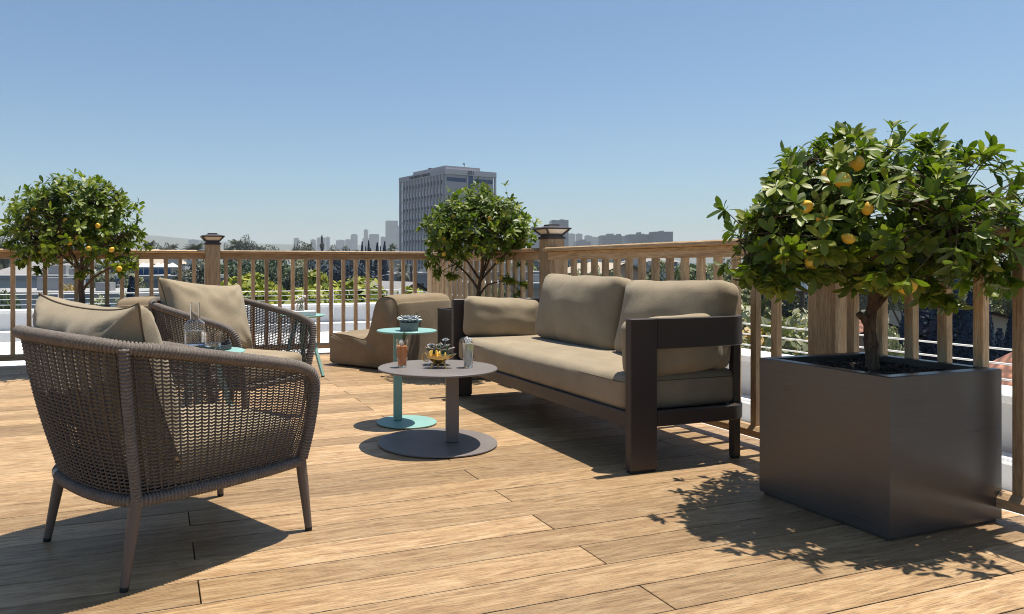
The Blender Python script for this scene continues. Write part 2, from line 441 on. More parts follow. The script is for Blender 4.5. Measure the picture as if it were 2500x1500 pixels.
def rail_y(x, y0, y1, ys, label, zt=1.044):
    root = empty("wooden_railing", (x, y0, 0), 0, label, "railing")
    L = y1 - y0
    m = MB(); m.box(-.062, .078, 0, L, zt - .030, zt, bev=.008); m.build("top_rail", M_wy, root)
    m = MB(); m.box(-.012, .030, 0, L, zt - .092, zt - .0305, bev=.003); m.build("under_rail", M_wy, root)
    m = MB(); m.prism([(-.030, .055), (.042, .055), (.042, .088), (.022, .108), (-.010, .108), (-.030, .088)], 0, L, Matrix(((1, 0, 0, 0), (0, 0, 1, 0), (0, 1, 0, 0), (0, 0, 0, 1)))); m.build("bottom_rail", M_wy, root)
    balusters(root, [(.009, y - y0) for y in ys], .106, zt - .090)
YR = 7.48; XR = 2.82
rail_x(.610, 2.811, YR, [.668 + .1318 * k for k in range(16)], "wooden railing section between the capped post and the corner")
rail_x(-1.77, .470, YR, [.470 - .1 - .1295 * k for k in range(16)], "wooden railing section behind the left lemon tree")
rail_x(-4.15, -1.91, YR, [-2.02 - .1295 * k for k in range(16)], "wooden railing section at the far left end")
rail_y(XR, 5.061, 7.41, [7.33 - .1312 * k for k in range(17)], "wooden railing section behind the middle lemon tree")
rail_y(XR, 2.551, 4.919, [4.84 - .1308 * k for k in range(17)], "wooden railing section behind the sofa")
rail_y(XR, -.05, 2.409, [2.331 - .1312 * k for k in range(17)], "wooden railing section beside the large planter")
M_lens = mat("frosted_lens", (.75, .68, .58), .35)
def make_post(top=1.112):
    root = empty("railing_post")
    m = MB(); m.box(-.0705, .0705, -.0705, .0705, -.01, top, bev=.003); m.build("post_shaft", M_wz, root)
    cap = MB(); cap.box(-.078, .078, -.078, .078, top - .001, top + .018, bev=.003)
    def fr(a, z): return [(-a, -a, z), (a, -a, z), (a, a, z), (-a, a, z)]
    def loft(m, prof, cap0=True, cap1=True):
        vs = []; fs = []
        for a, z in prof: vs += fr(a, z)
        for i in range(len(prof) - 1):
            for k in range(4): fs.append((i * 4 + k, i * 4 + (k + 1) % 4, (i + 1) * 4 + (k + 1) % 4, (i + 1) * 4 + k))
        fs.append((3, 2, 1, 0)); b = len(vs) - 4; fs.append((b, b + 1, b + 2, b + 3)); m.add(vs, fs)
    loft(cap, [(.064, top + .0185), (.064, top + .040)])
    loft(cap, [(.094, top + .073), (.110, top + .0745), (.110, top + .084), (.094, top + .0885), (.045, top + .101), (.044, top + .104), (.043, top + .112)])
    for sx, sy in ((-1, -1), (1, -1), (1, 1), (-1, 1)):
        cap.sweep([(sx * .064, sy * .064, top + .036), (sx * .100, sy * .100, top + .076)], .008, 6)
    cap.build("lamp_cap", M_cap, root)
    l = MB(); loft(l, [(.063, top + .041), (.0925, top + .0728)]); l.build("lens", M_lens, root)
    return root
p0 = make_post()
posts = [((.540, YR + .01), "capped square wooden post between the left lemon tree and the middle"),
         ((2.885, YR + .01), "square wooden corner post mostly hidden behind the middle lemon tree"),
         ((2.885, 4.990), "capped square wooden post directly behind the sofa's left back cushion"),
         ((2.883, 2.480), "wide wooden post behind the large lemon tree's trunk"),
         ((-1.84, YR + .01), "wooden railing post beyond the left lemon tree")]
for i, (p, lb) in enumerate(posts):
    o = p0 if i == 0 else copy_tree(p0); o.location = (p[0], p[1], 0)
    tag(o, lb, "railing post", "square posts of the wooden railing")

# ================================================================== SOFT FURNITURE
def cushion(hx, hy, hz, r=.04, puff=(.02, .02, .02), n=22, wr=.004, seed=0, corner=0.0):
    """rounded, slightly inflated block centred at the origin; returns MB"""
    m = MB(); idx = {}; V = []
    def coordf(k):
        t = -1 + 2 * k / n; a = abs(t); return math.copysign(1 - (1 - a) ** 1.5, t)
    cs = [coordf(k) for k in range(n + 1)]
    def vert(i, j, k):
        key = (i, j, k)
        if key in idx: return idx[key]
        x, y, z = cs[i] * hx, cs[j] * hy, cs[k] * hz
        q = Vector((max(-(hx - r), min(hx - r, x)), max(-(hy - r), min(hy - r, y)), max(-(hz - r), min(hz - r, z))))
        d = Vector((x, y, z)) - q
        if d.length > 1e-9:
            # distribute along the rounded edge
            mx = max(abs(d.x), abs(d.y), abs(d.z)); d = d.normalized() * r * min(1, mx / r)
        p = q + d; u, v, w_ = p.x / hx, p.y / hy, p.z / hz
        p.x += puff[0] * u * (1 - v * v) * (1 - w_ * w_); p.y += puff[1] * v * (1 - u * u) * (1 - w_ * w_)
        p.z += puff[2] * w_ * (1 - u * u) * (1 - v * v)
        if corner: 
            e = (abs(u) * abs(v)) ** 4; p.z -= corner * w_ * e; 
        nn = noise.noise(Vector((p.x * 7 + seed, p.y * 7, p.z * 7))); n2 = noise.noise(Vector((p.x * 19 + seed, p.y * 19, p.z * 19)))
        dd = p.normalized() if p.length > 0 else Vector((0, 0, 1))
        p += dd * (nn * wr * 1.4 + n2 * wr * .5)
        idx[key] = len(V); V.append(p); return idx[key]
    F = []
    for a in range(n):
        for b in range(n):
            for e in (0, n):
                q = [vert(e, a, b), vert(e, a + 1, b), vert(e, a + 1, b + 1), vert(e, a, b + 1)]; F.append(q if e else q[::-1])
                q = [vert(a, e, b), vert(a + 1, e, b), vert(a + 1, e, b + 1), vert(a, e, b + 1)]; F.append(q[::-1] if e else q)
                q = [vert(a, b, e), vert(a + 1, b, e), vert(a + 1, b + 1, e), vert(a, b + 1, e)]; F.append(q if e else q[::-1])
    m.add(V, F); return m
def piping_loop(hx, hy, z, r=.04, seed=0, wr=.004, rad=.0022, n=40):
    """seam around the rim of a cushion in its xy plane"""
    pts = []
    for i in range(4 * n):
        s0, t = divmod(i, n); t = t / n * 2 - 1
        x, y = [(t, -1), (1, t), (-t, 1), (-1, -t)][s0]
        k = .92
        X, Y = x * hx, y * hy
        ax, ay = max(0, abs(X) - (hx - r)), max(0, abs(Y) - (hy - r))
        if ax > 0 and ay > 0:
            d = math.hypot(ax, ay); sc = max(ax, ay) / d
            X = math.copysign(hx - r + ax * sc, X); Y = math.copysign(hy - r + ay * sc, Y)
        pts.append((X, Y, z))
    return MB().sweep(pts, rad, 6, closed=True)
def pillow(W, H, T, n=30, seed=0, ear=.035, fold=.010):
    """knife edged pillow: W along y, H along z, thickness along x"""
    m = MB(); rows = []; seam = []
    for side in (1, -1):
        base = len(m.v); vs = []
        for i in range(n + 1):
            for j in range(n + 1):
                a = -1 + 2 * i / n; b = -1 + 2 * j / n
                a = math.sin(a * math.pi / 2) * .35 + a * .65; b = math.sin(b * math.pi / 2) * .35 + b * .65
                e = (1 - a ** 4) * (1 - b ** 4)
                th = T / 2 * max(0, e) ** .45
                sh_a = 1 - .075 * (1 - b * b) * abs(a) ** 2; 
                y = a * W / 2 * (1 - .07 * (1 - b * b)); z = b * H / 2 * (1 - .09 * (1 - a * a))
                cr = (abs(a) * abs(b)) ** 6
                y += math.copysign(ear * cr * .35, a); z += math.copysign(ear * cr * .45, b)
                # gathers radiating from the corners
                ang = math.atan2(1 - abs(b), 1 - abs(a) + 1e-6); dist = math.hypot(1 - abs(a), 1 - abs(b))
                wrk = fold * math.sin(ang * 11 + seed + a * 3) * math.exp(-dist * 2.0) * min(1, dist * 5)
                wrk += .55 * fold * math.sin(a * 17 + seed * 2 + b * 2.5) * math.exp(-((abs(b) - .75) / .25) ** 2) * (1 - a ** 8)
                nn = noise.noise(Vector((a * 2.2 + seed, b * 2.2, side * 3.0))) * .016 * e
                vs.append((side * (th + wrk * (e ** .3) + nn), y, z))
        fs = []
        for i in range(n):
            for j in range(n):
                q = (i * (n + 1) + j, (i + 1) * (n + 1) + j, (i + 1) * (n + 1) + j + 1, i * (n + 1) + j + 1)
                fs.append(q if side == 1 else q[::-1])
        m.add(vs, fs)
        if side == 1:
            g = lambda i, j: vs[i * (n + 1) + j]
            seam = [g(i, 0) for i in range(n)] + [g(n, j) for j in range(n)] + [g(n - i, n) for i in range(n)] + [g(0, n - j) for j in range(n)]
    sm = MB().sweep([(0, y, z) for x, y, z in seam], .0032, 6, closed=True)
    return m, sm

# ---- rope armchair ------------------------------------------------------------------
def wrapped(path, r, pitch=.0105, n=14, amp=.30, seed=1):
    rr = random.Random(seed); L = plen(path); wraps = max(4, int(L / pitch)); k = 4
    P = resample(path, wraps * k + 1); rad = []
    for i in range(len(P)):
        ph = i % k; rad.append(r * (1 + (-amp if ph == 0 else (.05 if ph == 2 else 0.0)) + rr.uniform(-.01, .01)))
    return MB().sweep(P, rad, n)
def make_armchair():
    root = empty("armchair")
    top = [(.303, -.267, .25), (.312, -.295, .36), (.312, -.322, .485), (.294, -.335, .542), (.243, -.342, .572), (.14, -.356, .598), (-.06, -.366, .636),
           (-.24, -.36, .669), (-.345, -.33, .685), (-.415, -.25, .699), (-.445, -.13, .705), (-.452, 0, .707)]
    full = top + [(x, -y, z) for x, y, z in top[::-1][1:]]
    tp = catmull(full, 14)
    wrapped(tp, .0195, 0.0105, 14, seed=3).build("arm_rail", M_rope, root, smooth=True)
    ring = [(.301, -.262), (.15, -.283), (-.05, -.290), (-.2, -.281), (-.281, -.262), (-.318, -.20), (-.338, -.10), (-.343, 0)]
    ringf = ring + [(x, -y) for x, y in ring[::-1][1:]]
    rp = catmull([(x, y, .24) for x, y in ringf], 14)
    m = wrapped(rp, .0175, 0.0105, 14, seed=4); m.build("seat_ring", M_rope, root, smooth=True)
    fr = resample([Vector((.301, -.262, .24)), Vector((.301, .262, .24))], 60)
    wrapped(fr, .0165, 0.0105, 12, seed=5).build("front_bar", M_rope, root, smooth=True)
    for s in (-1, 1):
        pth = catmull([(-.281, s * .266, .235), (-.312, s * .300, .40), (-.338, s * .327, .55), (-.352, s * .338, .685)], 14)
        wrapped(pth, .0155, 0.0105, 12, seed=6).build("back_post", M_rope, root, smooth=True)
    # woven sides and back
    tw = [p for p in tp if p.z > .50]; bw = rp
    NC, NRW = 88, 39
    TT = resample(tw, NC); BBm = resample(bw, NC)
    def surf(i, j):
        t = j / NRW; b = BBm[i] + Vector((0, 0, .012)); p = b.lerp(TT[i], t)
        nrm = Vector((p.x + .02, p.y, 0)).normalized(); p -= nrm * .004
        p -= nrm * (.018 * math.sin(math.pi * t)) * -0.6
        return p, nrm
    wv = MB()
    for i in range(NC):
        pts = []
        for j in range(0, NRW * 2 + 1):
            p, nrm = surf(i, j / 2); p = p + nrm * (.0018 * (1 if j % 2 else -1))
            tang = Vector((-nrm.y, nrm.x, 0)); p += tang * (.0016 * (1 if (j // 1) % 2 else -1)); pts.append(p)
        wv.sweep(pts, [.0025 if k % 2 else .0037 for k in range(len(pts))], 5, caps=False)
    for j in range(1, NRW):
        pts = []
        for i in range(NC * 2 - 1):
            a = i // 2
            if i % 2 == 0:
                p, nrm = surf(a, j + .12); p = p + nrm * (.0040 if a % 2 else -.0040)
            else:
                p, nrm = surf(a, j - .16); q, n2 = surf(a + 1, j - .16); p = (p + q) / 2; nrm = (nrm + n2) / 2
                p = p + Vector((0, 0, -.0012))
            pts.append(p)
        wv.sweep(pts, [.0035 if k % 2 else .0021 for k in range(len(pts))], 5, caps=False)
    wv.build("woven_back", M_weave, root, smooth=True)
    for sx in (1, -1):
        for sy in (1, -1):
            a = Vector((sx * (.301 if sx > 0 else .281), sy * .262, .245)); b = Vector((sx * .324, sy * .2775, 0))
            m = MB().sweep([a.lerp(b, t) for t in (0, .3, .6, .95)], [.0185, .0178, .015, .0125], 16)
            l = m.build("leg", M_leg, root, smooth=True, auto=50)
            m = MB().sweep([a.lerp(b, t) for t in (.951, 1.0)], [.0126, .0118], 16); m.build("foot_cap", M_black, l, smooth=True, auto=50)
    # under-seat board and cushion
    m = MB(); m.prism([(x * .96, y * .95) for x, y in ringf], .228, .243); m.build("seat_base", M_leg, root)
    cs = cushion(.270, .252, .066, .034, (.006, .006, .012), 20, .003, 3); o = cs.build("seat_cushion", M_fab, root, smooth=True); o.location = (.028, 0, .318)
    pm, sm = pillow(.66, .46, .22, 34, 1.3); o = pm.build("back_pillow", M_fab, root, smooth=True); o.location = (-.245, .02, .575); o.rotation_euler = (R(1), R(-16), R(1))
    sm.build("seam", M_pipe, o, smooth=True)
    t = MB(); P = resample(rp, 200); k = 118
    pts = [P[i] for i in range(k, k + 5)]; t.sweep(pts, .0188, 14, caps=False); t.build("label_tag", M_tag, root, smooth=True)
    return root
M_tag = mat("tag_plate", (.30, .27, .25), .5)
ch1 = make_armchair(); ch1.location = (.085, 2.609, 0); ch1.rotation_euler = (0, 0, R(27))
tag(ch1, "large woven rope armchair in the left foreground seen from behind", "armchair", "woven rope armchairs")
ch2 = copy_tree(ch1); ch2.location = (.469, 4.493, 0); ch2.rotation_euler = (0, 0, R(-50))
tag(ch2, "woven rope armchair facing the sofa, behind the glass carafe", "armchair", "woven rope armchairs")
for c in ch2.children:
    if c.name.startswith("back_pillow"):
        c.rotation_euler = (R(-5), R(-18), R(4)); c.location = (-.225, -.02, .585)

# ---- sofa ------------------------------------------------------------------
sf = empty("sofa", (1.94, 2.68, 0), 0, "brown metal framed two seat sofa with khaki cushions", "sofa")
SX, SY = .69, 2.05
def upath(off=0.0, r=.13, x0=0.0):
    pts = [Vector((x0, off, 0))]
    for k in range(13):
        a = R(-90 + 90 * k / 12); pts.append(Vector((SX - off - r + (r) * math.cos(a), off + r + r * math.sin(a), 0)))
    for k in range(13):
        a = R(90 * k / 12); pts.append(Vector((SX - off - r + r * math.cos(a), SY - off - r + r * math.sin(a), 0)))
    pts.append(Vector((x0, SY - off, 0))); return pts
def band(th, z0, z1, x0=0.0):
    A = upath(0, .13, x0); B = upath(th, .13 - th, x0); n = len(A); m = MB(); vs = []
    ch = .003
    for i in range(n):
        a, b = A[i], B[i]; d = (b - a).normalized() * ch
        vs += [(a.x, a.y, z0 + ch), (a.x, a.y, z1 - ch), (a.x + d.x, a.y + d.y, z1), (b.x - d.x, b.y - d.y, z1), (b.x, b.y, z1 - ch), (b.x, b.y, z0 + ch), (b.x - d.x, b.y - d.y, z0), (a.x + d.x, a.y + d.y, z0)]
    fs = []
    for i in range(n - 1):
        for k in range(8): fs.append((i * 8 + k, i * 8 + (k + 1) % 8, (i + 1) * 8 + (k + 1) % 8, (i + 1) * 8 + k))
    fs.append(tuple(range(8))[::-1]); fs.append(tuple((n - 1) * 8 + k for k in range(8))); fs = [f[::-1] for f in fs]
    m.add(vs, fs); return m
band(.034, .540, .675, .141).build("arm_band", M_bronze, sf, smooth=True, auto=35)
band(.034, .197, .264, .141).build("seat_frame", M_bronze, sf, smooth=True, auto=35)
m = MB(); m.box(.004, .05, .041, SY - .041, .197, .264, bev=.003)
m.box(.051, SX - .04, .5, .54, .200, .235); m.box(.051, SX - .04, 1.5, 1.54, .200, .235); m.build("front_beam", M_bronze, sf)
for y in (0, SY - .04):
    m = MB(); m.box(0, .14, y, y + .04, .012, .675, bev=.003); l = m.build("front_leg", M_bronze, sf)
    m = MB(); m.box(.006, .134, y + .004, y + .036, 0, .012); m.build("foot_pad", M_black, l)
    yy = .052 if y == 0 else SY - .088
    m = MB(); m.box(SX - .073, SX - .036, yy, yy + .036, .01, .60, bev=.002); l = m.build("rear_leg", M_bronze, sf)
    m = MB(); m.box(SX - .07, SX - .039, yy + .003, yy + .033, 0, .01); m.build("foot_pad", M_black, l)
# slats under the seat
m = MB(); m.box(.052, SX - .05, .045, SY - .045, .238, .252); m.build("seat_deck", M_bronze, sf)
cs = cushion(.320, .965, .083, .045, (.012, .008, .012), 34, .002, 5); o = cs.build("seat_cushion", M_fab, sf, smooth=True); o.location = (.335, SY / 2, .337)
pp = piping_loop(.321, .966, .052, .05); pp.build("piping", M_pipe, o, smooth=True)
def scush(w, h, t, loc, rot, seed, name="back_cushion", lab=None):
    cs = cushion(t / 2, w / 2, h / 2, min(t * .42, .06), (.038, .006, .006), 28, .0022, seed)
    # corners slimmer, soft dents
    V = []
    for v in cs.v:
        u = v[1] / (w / 2); q = v[2] / (h / 2); e = abs(u) ** 3 * abs(q) ** 3
        k = 1 - .30 * min(1, abs(u) ** 4 + max(0, q) ** 4) * .8
        V.append((v[0] * k + .009 * noise.noise(Vector((u * 1.7 + seed, q * 1.7, seed))), v[1] * (1 - .03 * (1 - q * q)) , v[2] * (1 - .035 * (1 - min(1, u * u)) * (1 if q > 0 else 0)) + .010 * noise.noise(Vector((u * 2, seed, q)))))
    cs.v = V
    o = cs.build(name, M_fab, sf, smooth=True); o.location = loc; o.rotation_euler = rot
    if lab: o["label"] = lab
    return o
scush(.88, .43, .20, (.560, 1.275, .632), (R(1), R(10), 0), 11)
scush(.765, .42, .19, (.565, .428, .622), (R(-1), R(12), R(1)), 17)
scush(.57, .275, .125, (.33, SY - .115, .545), (R(4), 0, R(90)), 23, "arm_cushion")
scush(.55, .262, .125, (.315, .108, .543), (R(-3), 0, R(90)), 29, "arm_cushion")

# ---- lounge chairs (fabric blocks) -----------------------------------------------------
def make_lounge(W=.79, D=.83):
    root = empty("lounge_chair")
    # profile in (u, z): u from seat front 0 to back D
    prof = [(.0, .03), (.0, .24), (.012, .272), (.045, .290), (.20, .288), (.36, .272), (.44, .272), (.485, .300), (.515, .36), (.545, .47), (.572, .56), (.60, .61), (.65, .640), (.70, .648), (.76, .642),
            (.80, .625), (.822, .59), (.83, .55), (.83, .3), (.83, .03), (.80, .012), (.03, .012)]
    pr = [Vector((a, b, 0)) for a, b in prof]; pc = catmull(pr[:20], 5) + pr[20:]
    n = len(pc); m = MB(); vs = []
    ys = [-W / 2, -W / 2 + .006, -W / 2 + .02, -W / 2 + .05] + [(-W / 2 + .05) + (W - .1) * k / 14 for k in range(1, 14)] + [W / 2 - .05, W / 2 - .02, W / 2 - .006, W / 2]
    cx, cz = .45, .2
    for y in ys:
        e = W / 2 - abs(y); ins = .0 if e > .045 else .020 * (1 - e / .045) ** 2
        for p in pc:
            N_ = Vector((p.x - .42, p.y - .2, 0)); N_ = N_.normalized() if N_.length else N_
            bul = .010 * (1 - (2 * y / W) ** 2)
            nz = noise.noise(Vector((p.x * 6, y * 6, p.y * 6))) * .005 + noise.noise(Vector((p.x * 15, y * 15, p.y * 15))) * .002
            vs.append((p.x + N_.x * (bul - ins + nz), y, max(.008, p.y + N_.y * (bul - ins + nz))))
    fs = []
    for i in range(len(ys) - 1):
        for k in range(n): fs.append((i * n + k, (i + 1) * n + k, (i + 1) * n + (k + 1) % n, i * n + (k + 1) % n))
    # sides: strips between lower and upper outline
    for side, i in ((0, 0), (1, len(ys) - 1)):
        f = tuple(i * n + k for k in range(n)); fs.append(f if side == 0 else f[::-1])
    fs = [f[::-1] for f in fs]
    m.add(vs, fs); body = m.build("body", M_fab2, root, smooth=True, auto=60)
    for y in (-W / 2 + .004, W / 2 - .004):
        pts = []
        for p in pc[5:90]:
            N_ = Vector((p.x - .42, p.y - .2, 0)).normalized(); pts.append((p.x - N_.x * .014, y, p.y - N_.y * .014))
        MB().sweep(pts, .0035, 6).build("piping", M_pipe, root, smooth=True)
    return root
l1 = make_lounge(); l1.location = (1.503, 6.638, 0); a = math.atan2(-.847, .532)
u_ = Vector((.532, -.847, 0)); v_ = Vector((.847, .532, 0))
# local x = depth direction, local y = left of it; near side lies at the lower left
l1.rotation_euler = (0, 0, a); l1.location = Vector((1.503, 6.638, 0)) + v_ * .395
tag(l1, "low khaki lounge chair with lower seat pointing left, in the railing corner", "lounge chair", "low fabric lounge chairs")
l2 = copy_tree(l1); b2 = Vector((.35, .937, 0))   # backrest face towards the viewer
r2 = Vector((.937, -.35, 0)); cpos = Vector((-.287, 6.34, 0))
l2.rotation_euler = (0, 0, math.atan2(-b2.y, -b2.x)); l2.location = cpos + r2 * .395 + b2 * .83
tag(l2, "khaki lounge chair seen from behind, between the left planter and the rope armchair", "lounge chair", "low fabric lounge chairs")

# ================================================================== TABLES
def disc(r, z0, z1, n=72): return MB().lathe([(r - .002, z0), (r, z0 + .002), (r, z1 - .002), (r - .002, z1)], n)
ct = empty("coffee_table", (1.358, 3.496, 0), 0, "round taupe metal coffee table holding two drinks and a brass boat", "coffee table")
disc(.304, .380, .390).build("tabletop", M_taupe, ct, smooth=True, auto=40)
disc(.304, .004, .012).build("base", M_taupe, ct, smooth=True, auto=40)
m = MB(); m.box(-.033, .033, -.014, .014, .0125, .3795, bev=.004); o = m.build("column", M_taupe, ct); o.location = (.062, -.045, 0); o.rotation_euler = (0, 0, R(-12))
m = MB(); m.lathe([(.29, 0), (.29, .004)], 48); m.build("glide", M_black, ct)
tt = empty("side_table", (1.367, 4.01, 0), 0, "tall sea green side table with round top and base, holding the potted succulent", "side table")
disc(.173, .527, .537).build("tabletop", M_green, tt, smooth=True, auto=40)
disc(.173, .004, .012).build("base", M_green, tt, smooth=True, auto=40)
m = MB(); m.box(-.025, .025, -.012, .012, .0125, .5265, bev=.004); o = m.build("column", M_green, tt); o.location = (-.045, .03, 0); o.rotation_euler = (0, 0, R(-12))
m = MB(); m.lathe([(.16, 0), (.16, .004)], 48); m.build("glide", M_black, tt)
def make_tripod():
    root = empty("tripod_table")
    m = MB().lathe([(.15, .484), (.180, .492), (.189, .499), (.1885, .502), (.184, .504), (.15, .5005)], 72); m.build("tabletop", M_green, root, smooth=True, auto=60)
    for k in range(3):
        a = R(120 * k); ca, sa = math.cos(a), math.sin(a); M = Matrix.Rotation(a, 4, 'Z')
        m = MB(); vs = []
        for (r, z, w_) in ((.045, .483, .026), (.195, .012, .015)):
            vs += [(r - .008, -w_, z), (r + .008, -w_, z), (r + .008, w_, z), (r - .008, w_, z)]
        m.add([M @ Vector(v) for v in vs], [(3, 2, 1, 0), (4, 5, 6, 7)] + [(i, (i + 1) % 4, 4 + (i + 1) % 4, 4 + i) for i in range(4)])
        l = m.build("leg", M_green, root)
        m = MB(); m.add([M @ Vector((x, y, z)) for z in (0, .0119) for x, y in ((.187, -.015), (.203, -.015), (.203, .015), (.187, .015))],
                        [(3, 2, 1, 0), (4, 5, 6, 7)] + [(i, (i + 1) % 4, 4 + (i + 1) % 4, 4 + i) for i in range(4)]); m.build("foot_pad", M_black, l)
    return root
t3 = make_tripod(); t3.location = (1.147, 6.03, 0); t3.rotation_euler = (0, 0, R(-43))
tag(t3, "sea green tripod table behind the far rope armchair, holding a book", "side table", "sea green tripod tables")
t2 = copy_tree(t3); t2.location = (.226, 3.645, 0); t2.rotation_euler = (0, 0, R(-20))
tag(t2, "sea green tripod table between the two rope armchairs, holding the tray", "side table", "sea green tripod tables")

# ================================================================== TABLEWARE
def pos(px, t, z): x, y = at(px, t); return (x, y, z)
# tray
tr = empty("tray", pos(497, 3.58, .5035), R(20), "round dark tray with raised rim beneath the carafe", "tray")
m = MB(); m.lathe([(.130, 0), (.133, .003), (.133, .022), (.128, .022), (.127, .005), (.0, .005)], 64, cap1=False); m.build("tray_body", M_tray, tr, smooth=True, auto=40)
for a in (0, math.pi):
    m = MB(); pts = [(.1305 * math.cos(a + t), .1305 * math.sin(a + t), .022 + .014 * math.cos(t / .22 * math.pi / 2)) for t in [(-.22 + .44 * k / 12) for k in range(13)]]
    m.sweep(pts, .0035, 8); m.build("handle", M_tray, tr, smooth=True)
# carafe
def ridged(prof, rid, n=64):
    return prof
cf = empty("carafe", pos(476, 3.585, .5095), 0, "ribbed clear glass carafe half full of water", "carafe")
outer = [(.044, 0), (.0485, .004), (.049, .012), (.049, .112), (.047, .121), (.030, .132), (.0235, .137), (.0225, .142), (.0225, .215), (.0235, .219)]
inner = [(.0215, .219), (.0205, .215), (.0205, .142), (.021, .137), (.028, .131), (.0455, .120), (.047, .112), (.047, .012), (.042, .008), (0.0005, .008)]
m = MB(); m.lathe(outer + inner, 64, cap1=True); m.build("glass_body", M_glass, cf, smooth=True, auto=50)
m = MB(); rows = [(.0005, .0085), (.0415, .0085)]
for k in range(7): rows += [(.0465, .014 + k * .009), (.0450, .0185 + k * .009)]
rows += [(.0465, .078), (.0465, .0805), (.0005, .080)]
m.lathe(rows, 64); m.build("water", M_water, cf, smooth=True, auto=50)
gl = empty("glass_tumbler", pos(520, 3.495, .5095), 0, "short clear water tumbler beside the carafe", "glass")
m = MB(); m.lathe([(.034, 0), (.0385, .004), (.039, .010), (.039, .083), (.0375, .083), (.037, .012), (.032, .008), (.0005, .008)], 56); m.build("glass_body", M_glass, gl, smooth=True, auto=50)
m = MB(); m.lathe([(.0005, .0085), (.0315, .0085), (.0365, .013), (.0365, .030), (.0005, .0298)], 56); m.build("water", M_water, gl, smooth=True, auto=50)
# tall drinks
M_orange = mat("orange_drink", (.85, .32, .09), .12, trans=.35, ior=1.33)
M_garnish = mat("herb_sprig", (.05, .09, .035), .7)
def tumbler(name, px, t, label, liquid, fill):
    root = empty(name, pos(px, t, .3905), 0, label, "drink")
    m = MB(); m.lathe([(.0195, 0), (.0225, .003), (.0230, .008), (.0232, .036), (.0245, .041), (.0290, .046), (.0295, .050), (.0295, .142), (.0280, .142), (.0280, .050), (.0225, .041), (.0212, .036), (.0210, .010), (.0005, .009)], 56)
    m.build("glass_body", M_glass, root, smooth=True, auto=55)
    m = MB(); m.lathe([(.0005, .0092), (.0208, .0102), (.0210, .036), (.0222, .0412), (.0277, .0505), (.0277, fill), (.0005, fill - .0003)], 56)
    m.build("liquid", liquid, root, smooth=True, auto=55)
    rr = random.Random(px)
    for k in range(4):
        m = MB(); M = Matrix.Translation((rr.uniform(-.010, .010), rr.uniform(-.010, .010), fill + .006 + .006 * k)) @ Matrix.Rotation(rr.uniform(0, 3), 4, Vector((rr.random(), rr.random(), rr.random())).normalized())
        m.box(-.0085, .0085, -.0085, .0085, -.0085, .0085, M, .002); m.build("ice_cube", M_ice, root)
    return root
dr = tumbler("orange_cocktail", 982, 3.745, "tall stepped glass of orange drink with a herb sprig", M_orange, .108)
m = MB(); rr = random.Random(2)
for k in range(3):
    bx, by = rr.uniform(-.004, .010), rr.uniform(-.008, .008); a = rr.uniform(-.5, .9)
    stem = [Vector((bx, by, .110)), Vector((bx + .006 + a * .01, by, .145)), Vector((bx + .014 + a * .02, by + .004, .178 - k * .008))]
    sp = catmull(stem, 8); m.sweep(sp, .0009, 5)
    for p in sp[4:]:
        for q in range(5):
            d = Vector((rr.uniform(-1, 1), rr.uniform(-1, 1), rr.uniform(.2, 1.2))).normalized() * rr.uniform(.010, .016)
            m.sweep([p, p + d], [.0009, .0003], 4)
m.build("herb_sprig", M_garnish, dr)
M_clear = mat("clear_drink", (.86, .89, .88), .08, trans=.72, ior=1.33)
d2 = tumbler("clear_cocktail", 1143, 3.735, "tall stepped glass of clear iced drink with a lime slice", M_clear, .122)
M_lime = mat("lime_slice", (.55, .60, .16), .4); M_limerind = mat("lime_rind", (.25, .35, .05), .45)
for z in (.02, .045, .065, .085):
    m = MB(); M = Matrix.Translation((rr.uniform(-.008, .008), rr.uniform(-.008, .008), z)) @ Matrix.Rotation(rr.uniform(0, 3), 4, Vector((rr.random(), rr.random(), rr.random())).normalized())
    m.box(-.008, .008, -.008, .008, -.008, .008, M, .002); m.build("ice_cube", M_ice, d2)
m = MB(); m.lathe([(.0005, 0), (.0165, 0), (.0175, .001), (.0175, .003), (.0165, .004), (.0005, .004)], 32); o = m.build("lime_slice", M_lime, d2, smooth=True, auto=40); o.location = (.006, -.004, .100); o.rotation_euler = (R(70), 0, R(15))
# brass boat with lemon wedges
M_brass = mat("polished_brass", (.72, .48, .16), .16, 1.0)
bo = empty("sauce_boat", pos(1069, 3.72, .3905), R(-20), "polished brass footed boat filled with lemon wedges", "serving bowl")
m = MB(); vs = []; nz, na = 14, 40
for k in range(nz):
    t = k / (nz - 1); z = .018 + .045 * t; r = .004 + .050 * math.sin(t * math.pi / 2) ** .8
    for i in range(na):
        a = 2 * math.pi * i / na; ca = math.cos(a); x = r * ca * (1 + .12 * t); y = r * math.sin(a) * .78
        if ca > 0: x += .036 * (ca ** 5) * t ** 2; zz = z + .010 * (ca ** 6) * t ** 2
        else: zz = z + .006 * (abs(ca) ** 4) * t ** 2
        vs.append((x, y, zz))
fs = [(k * na + i, k * na + (i + 1) % na, (k + 1) * na + (i + 1) % na, (k + 1) * na + i) for k in range(nz - 1) for i in range(na)]
fs.append(tuple(range(na))[::-1]); n0 = len(vs)
for k in range(nz - 1, 0, -1):
    for i in range(na):
        x, y, z = vs[k * na + i]; vs.append((x * .965, y * .955, z + (.0004 if k == nz - 1 else .0025)))
for i in range(na): fs.append(((nz - 1) * na + i, (nz - 1) * na + (i + 1) % na, n0 + (i + 1) % na, n0 + i))
for k in range(nz - 2):
    for i in range(na): fs.append((n0 + k * na + i, n0 + k * na + (i + 1) % na, n0 + (k + 1) * na + (i + 1) % na, n0 + (k + 1) * na + i))
fs.append(tuple(n0 + (nz - 2) * na + i for i in range(na)))
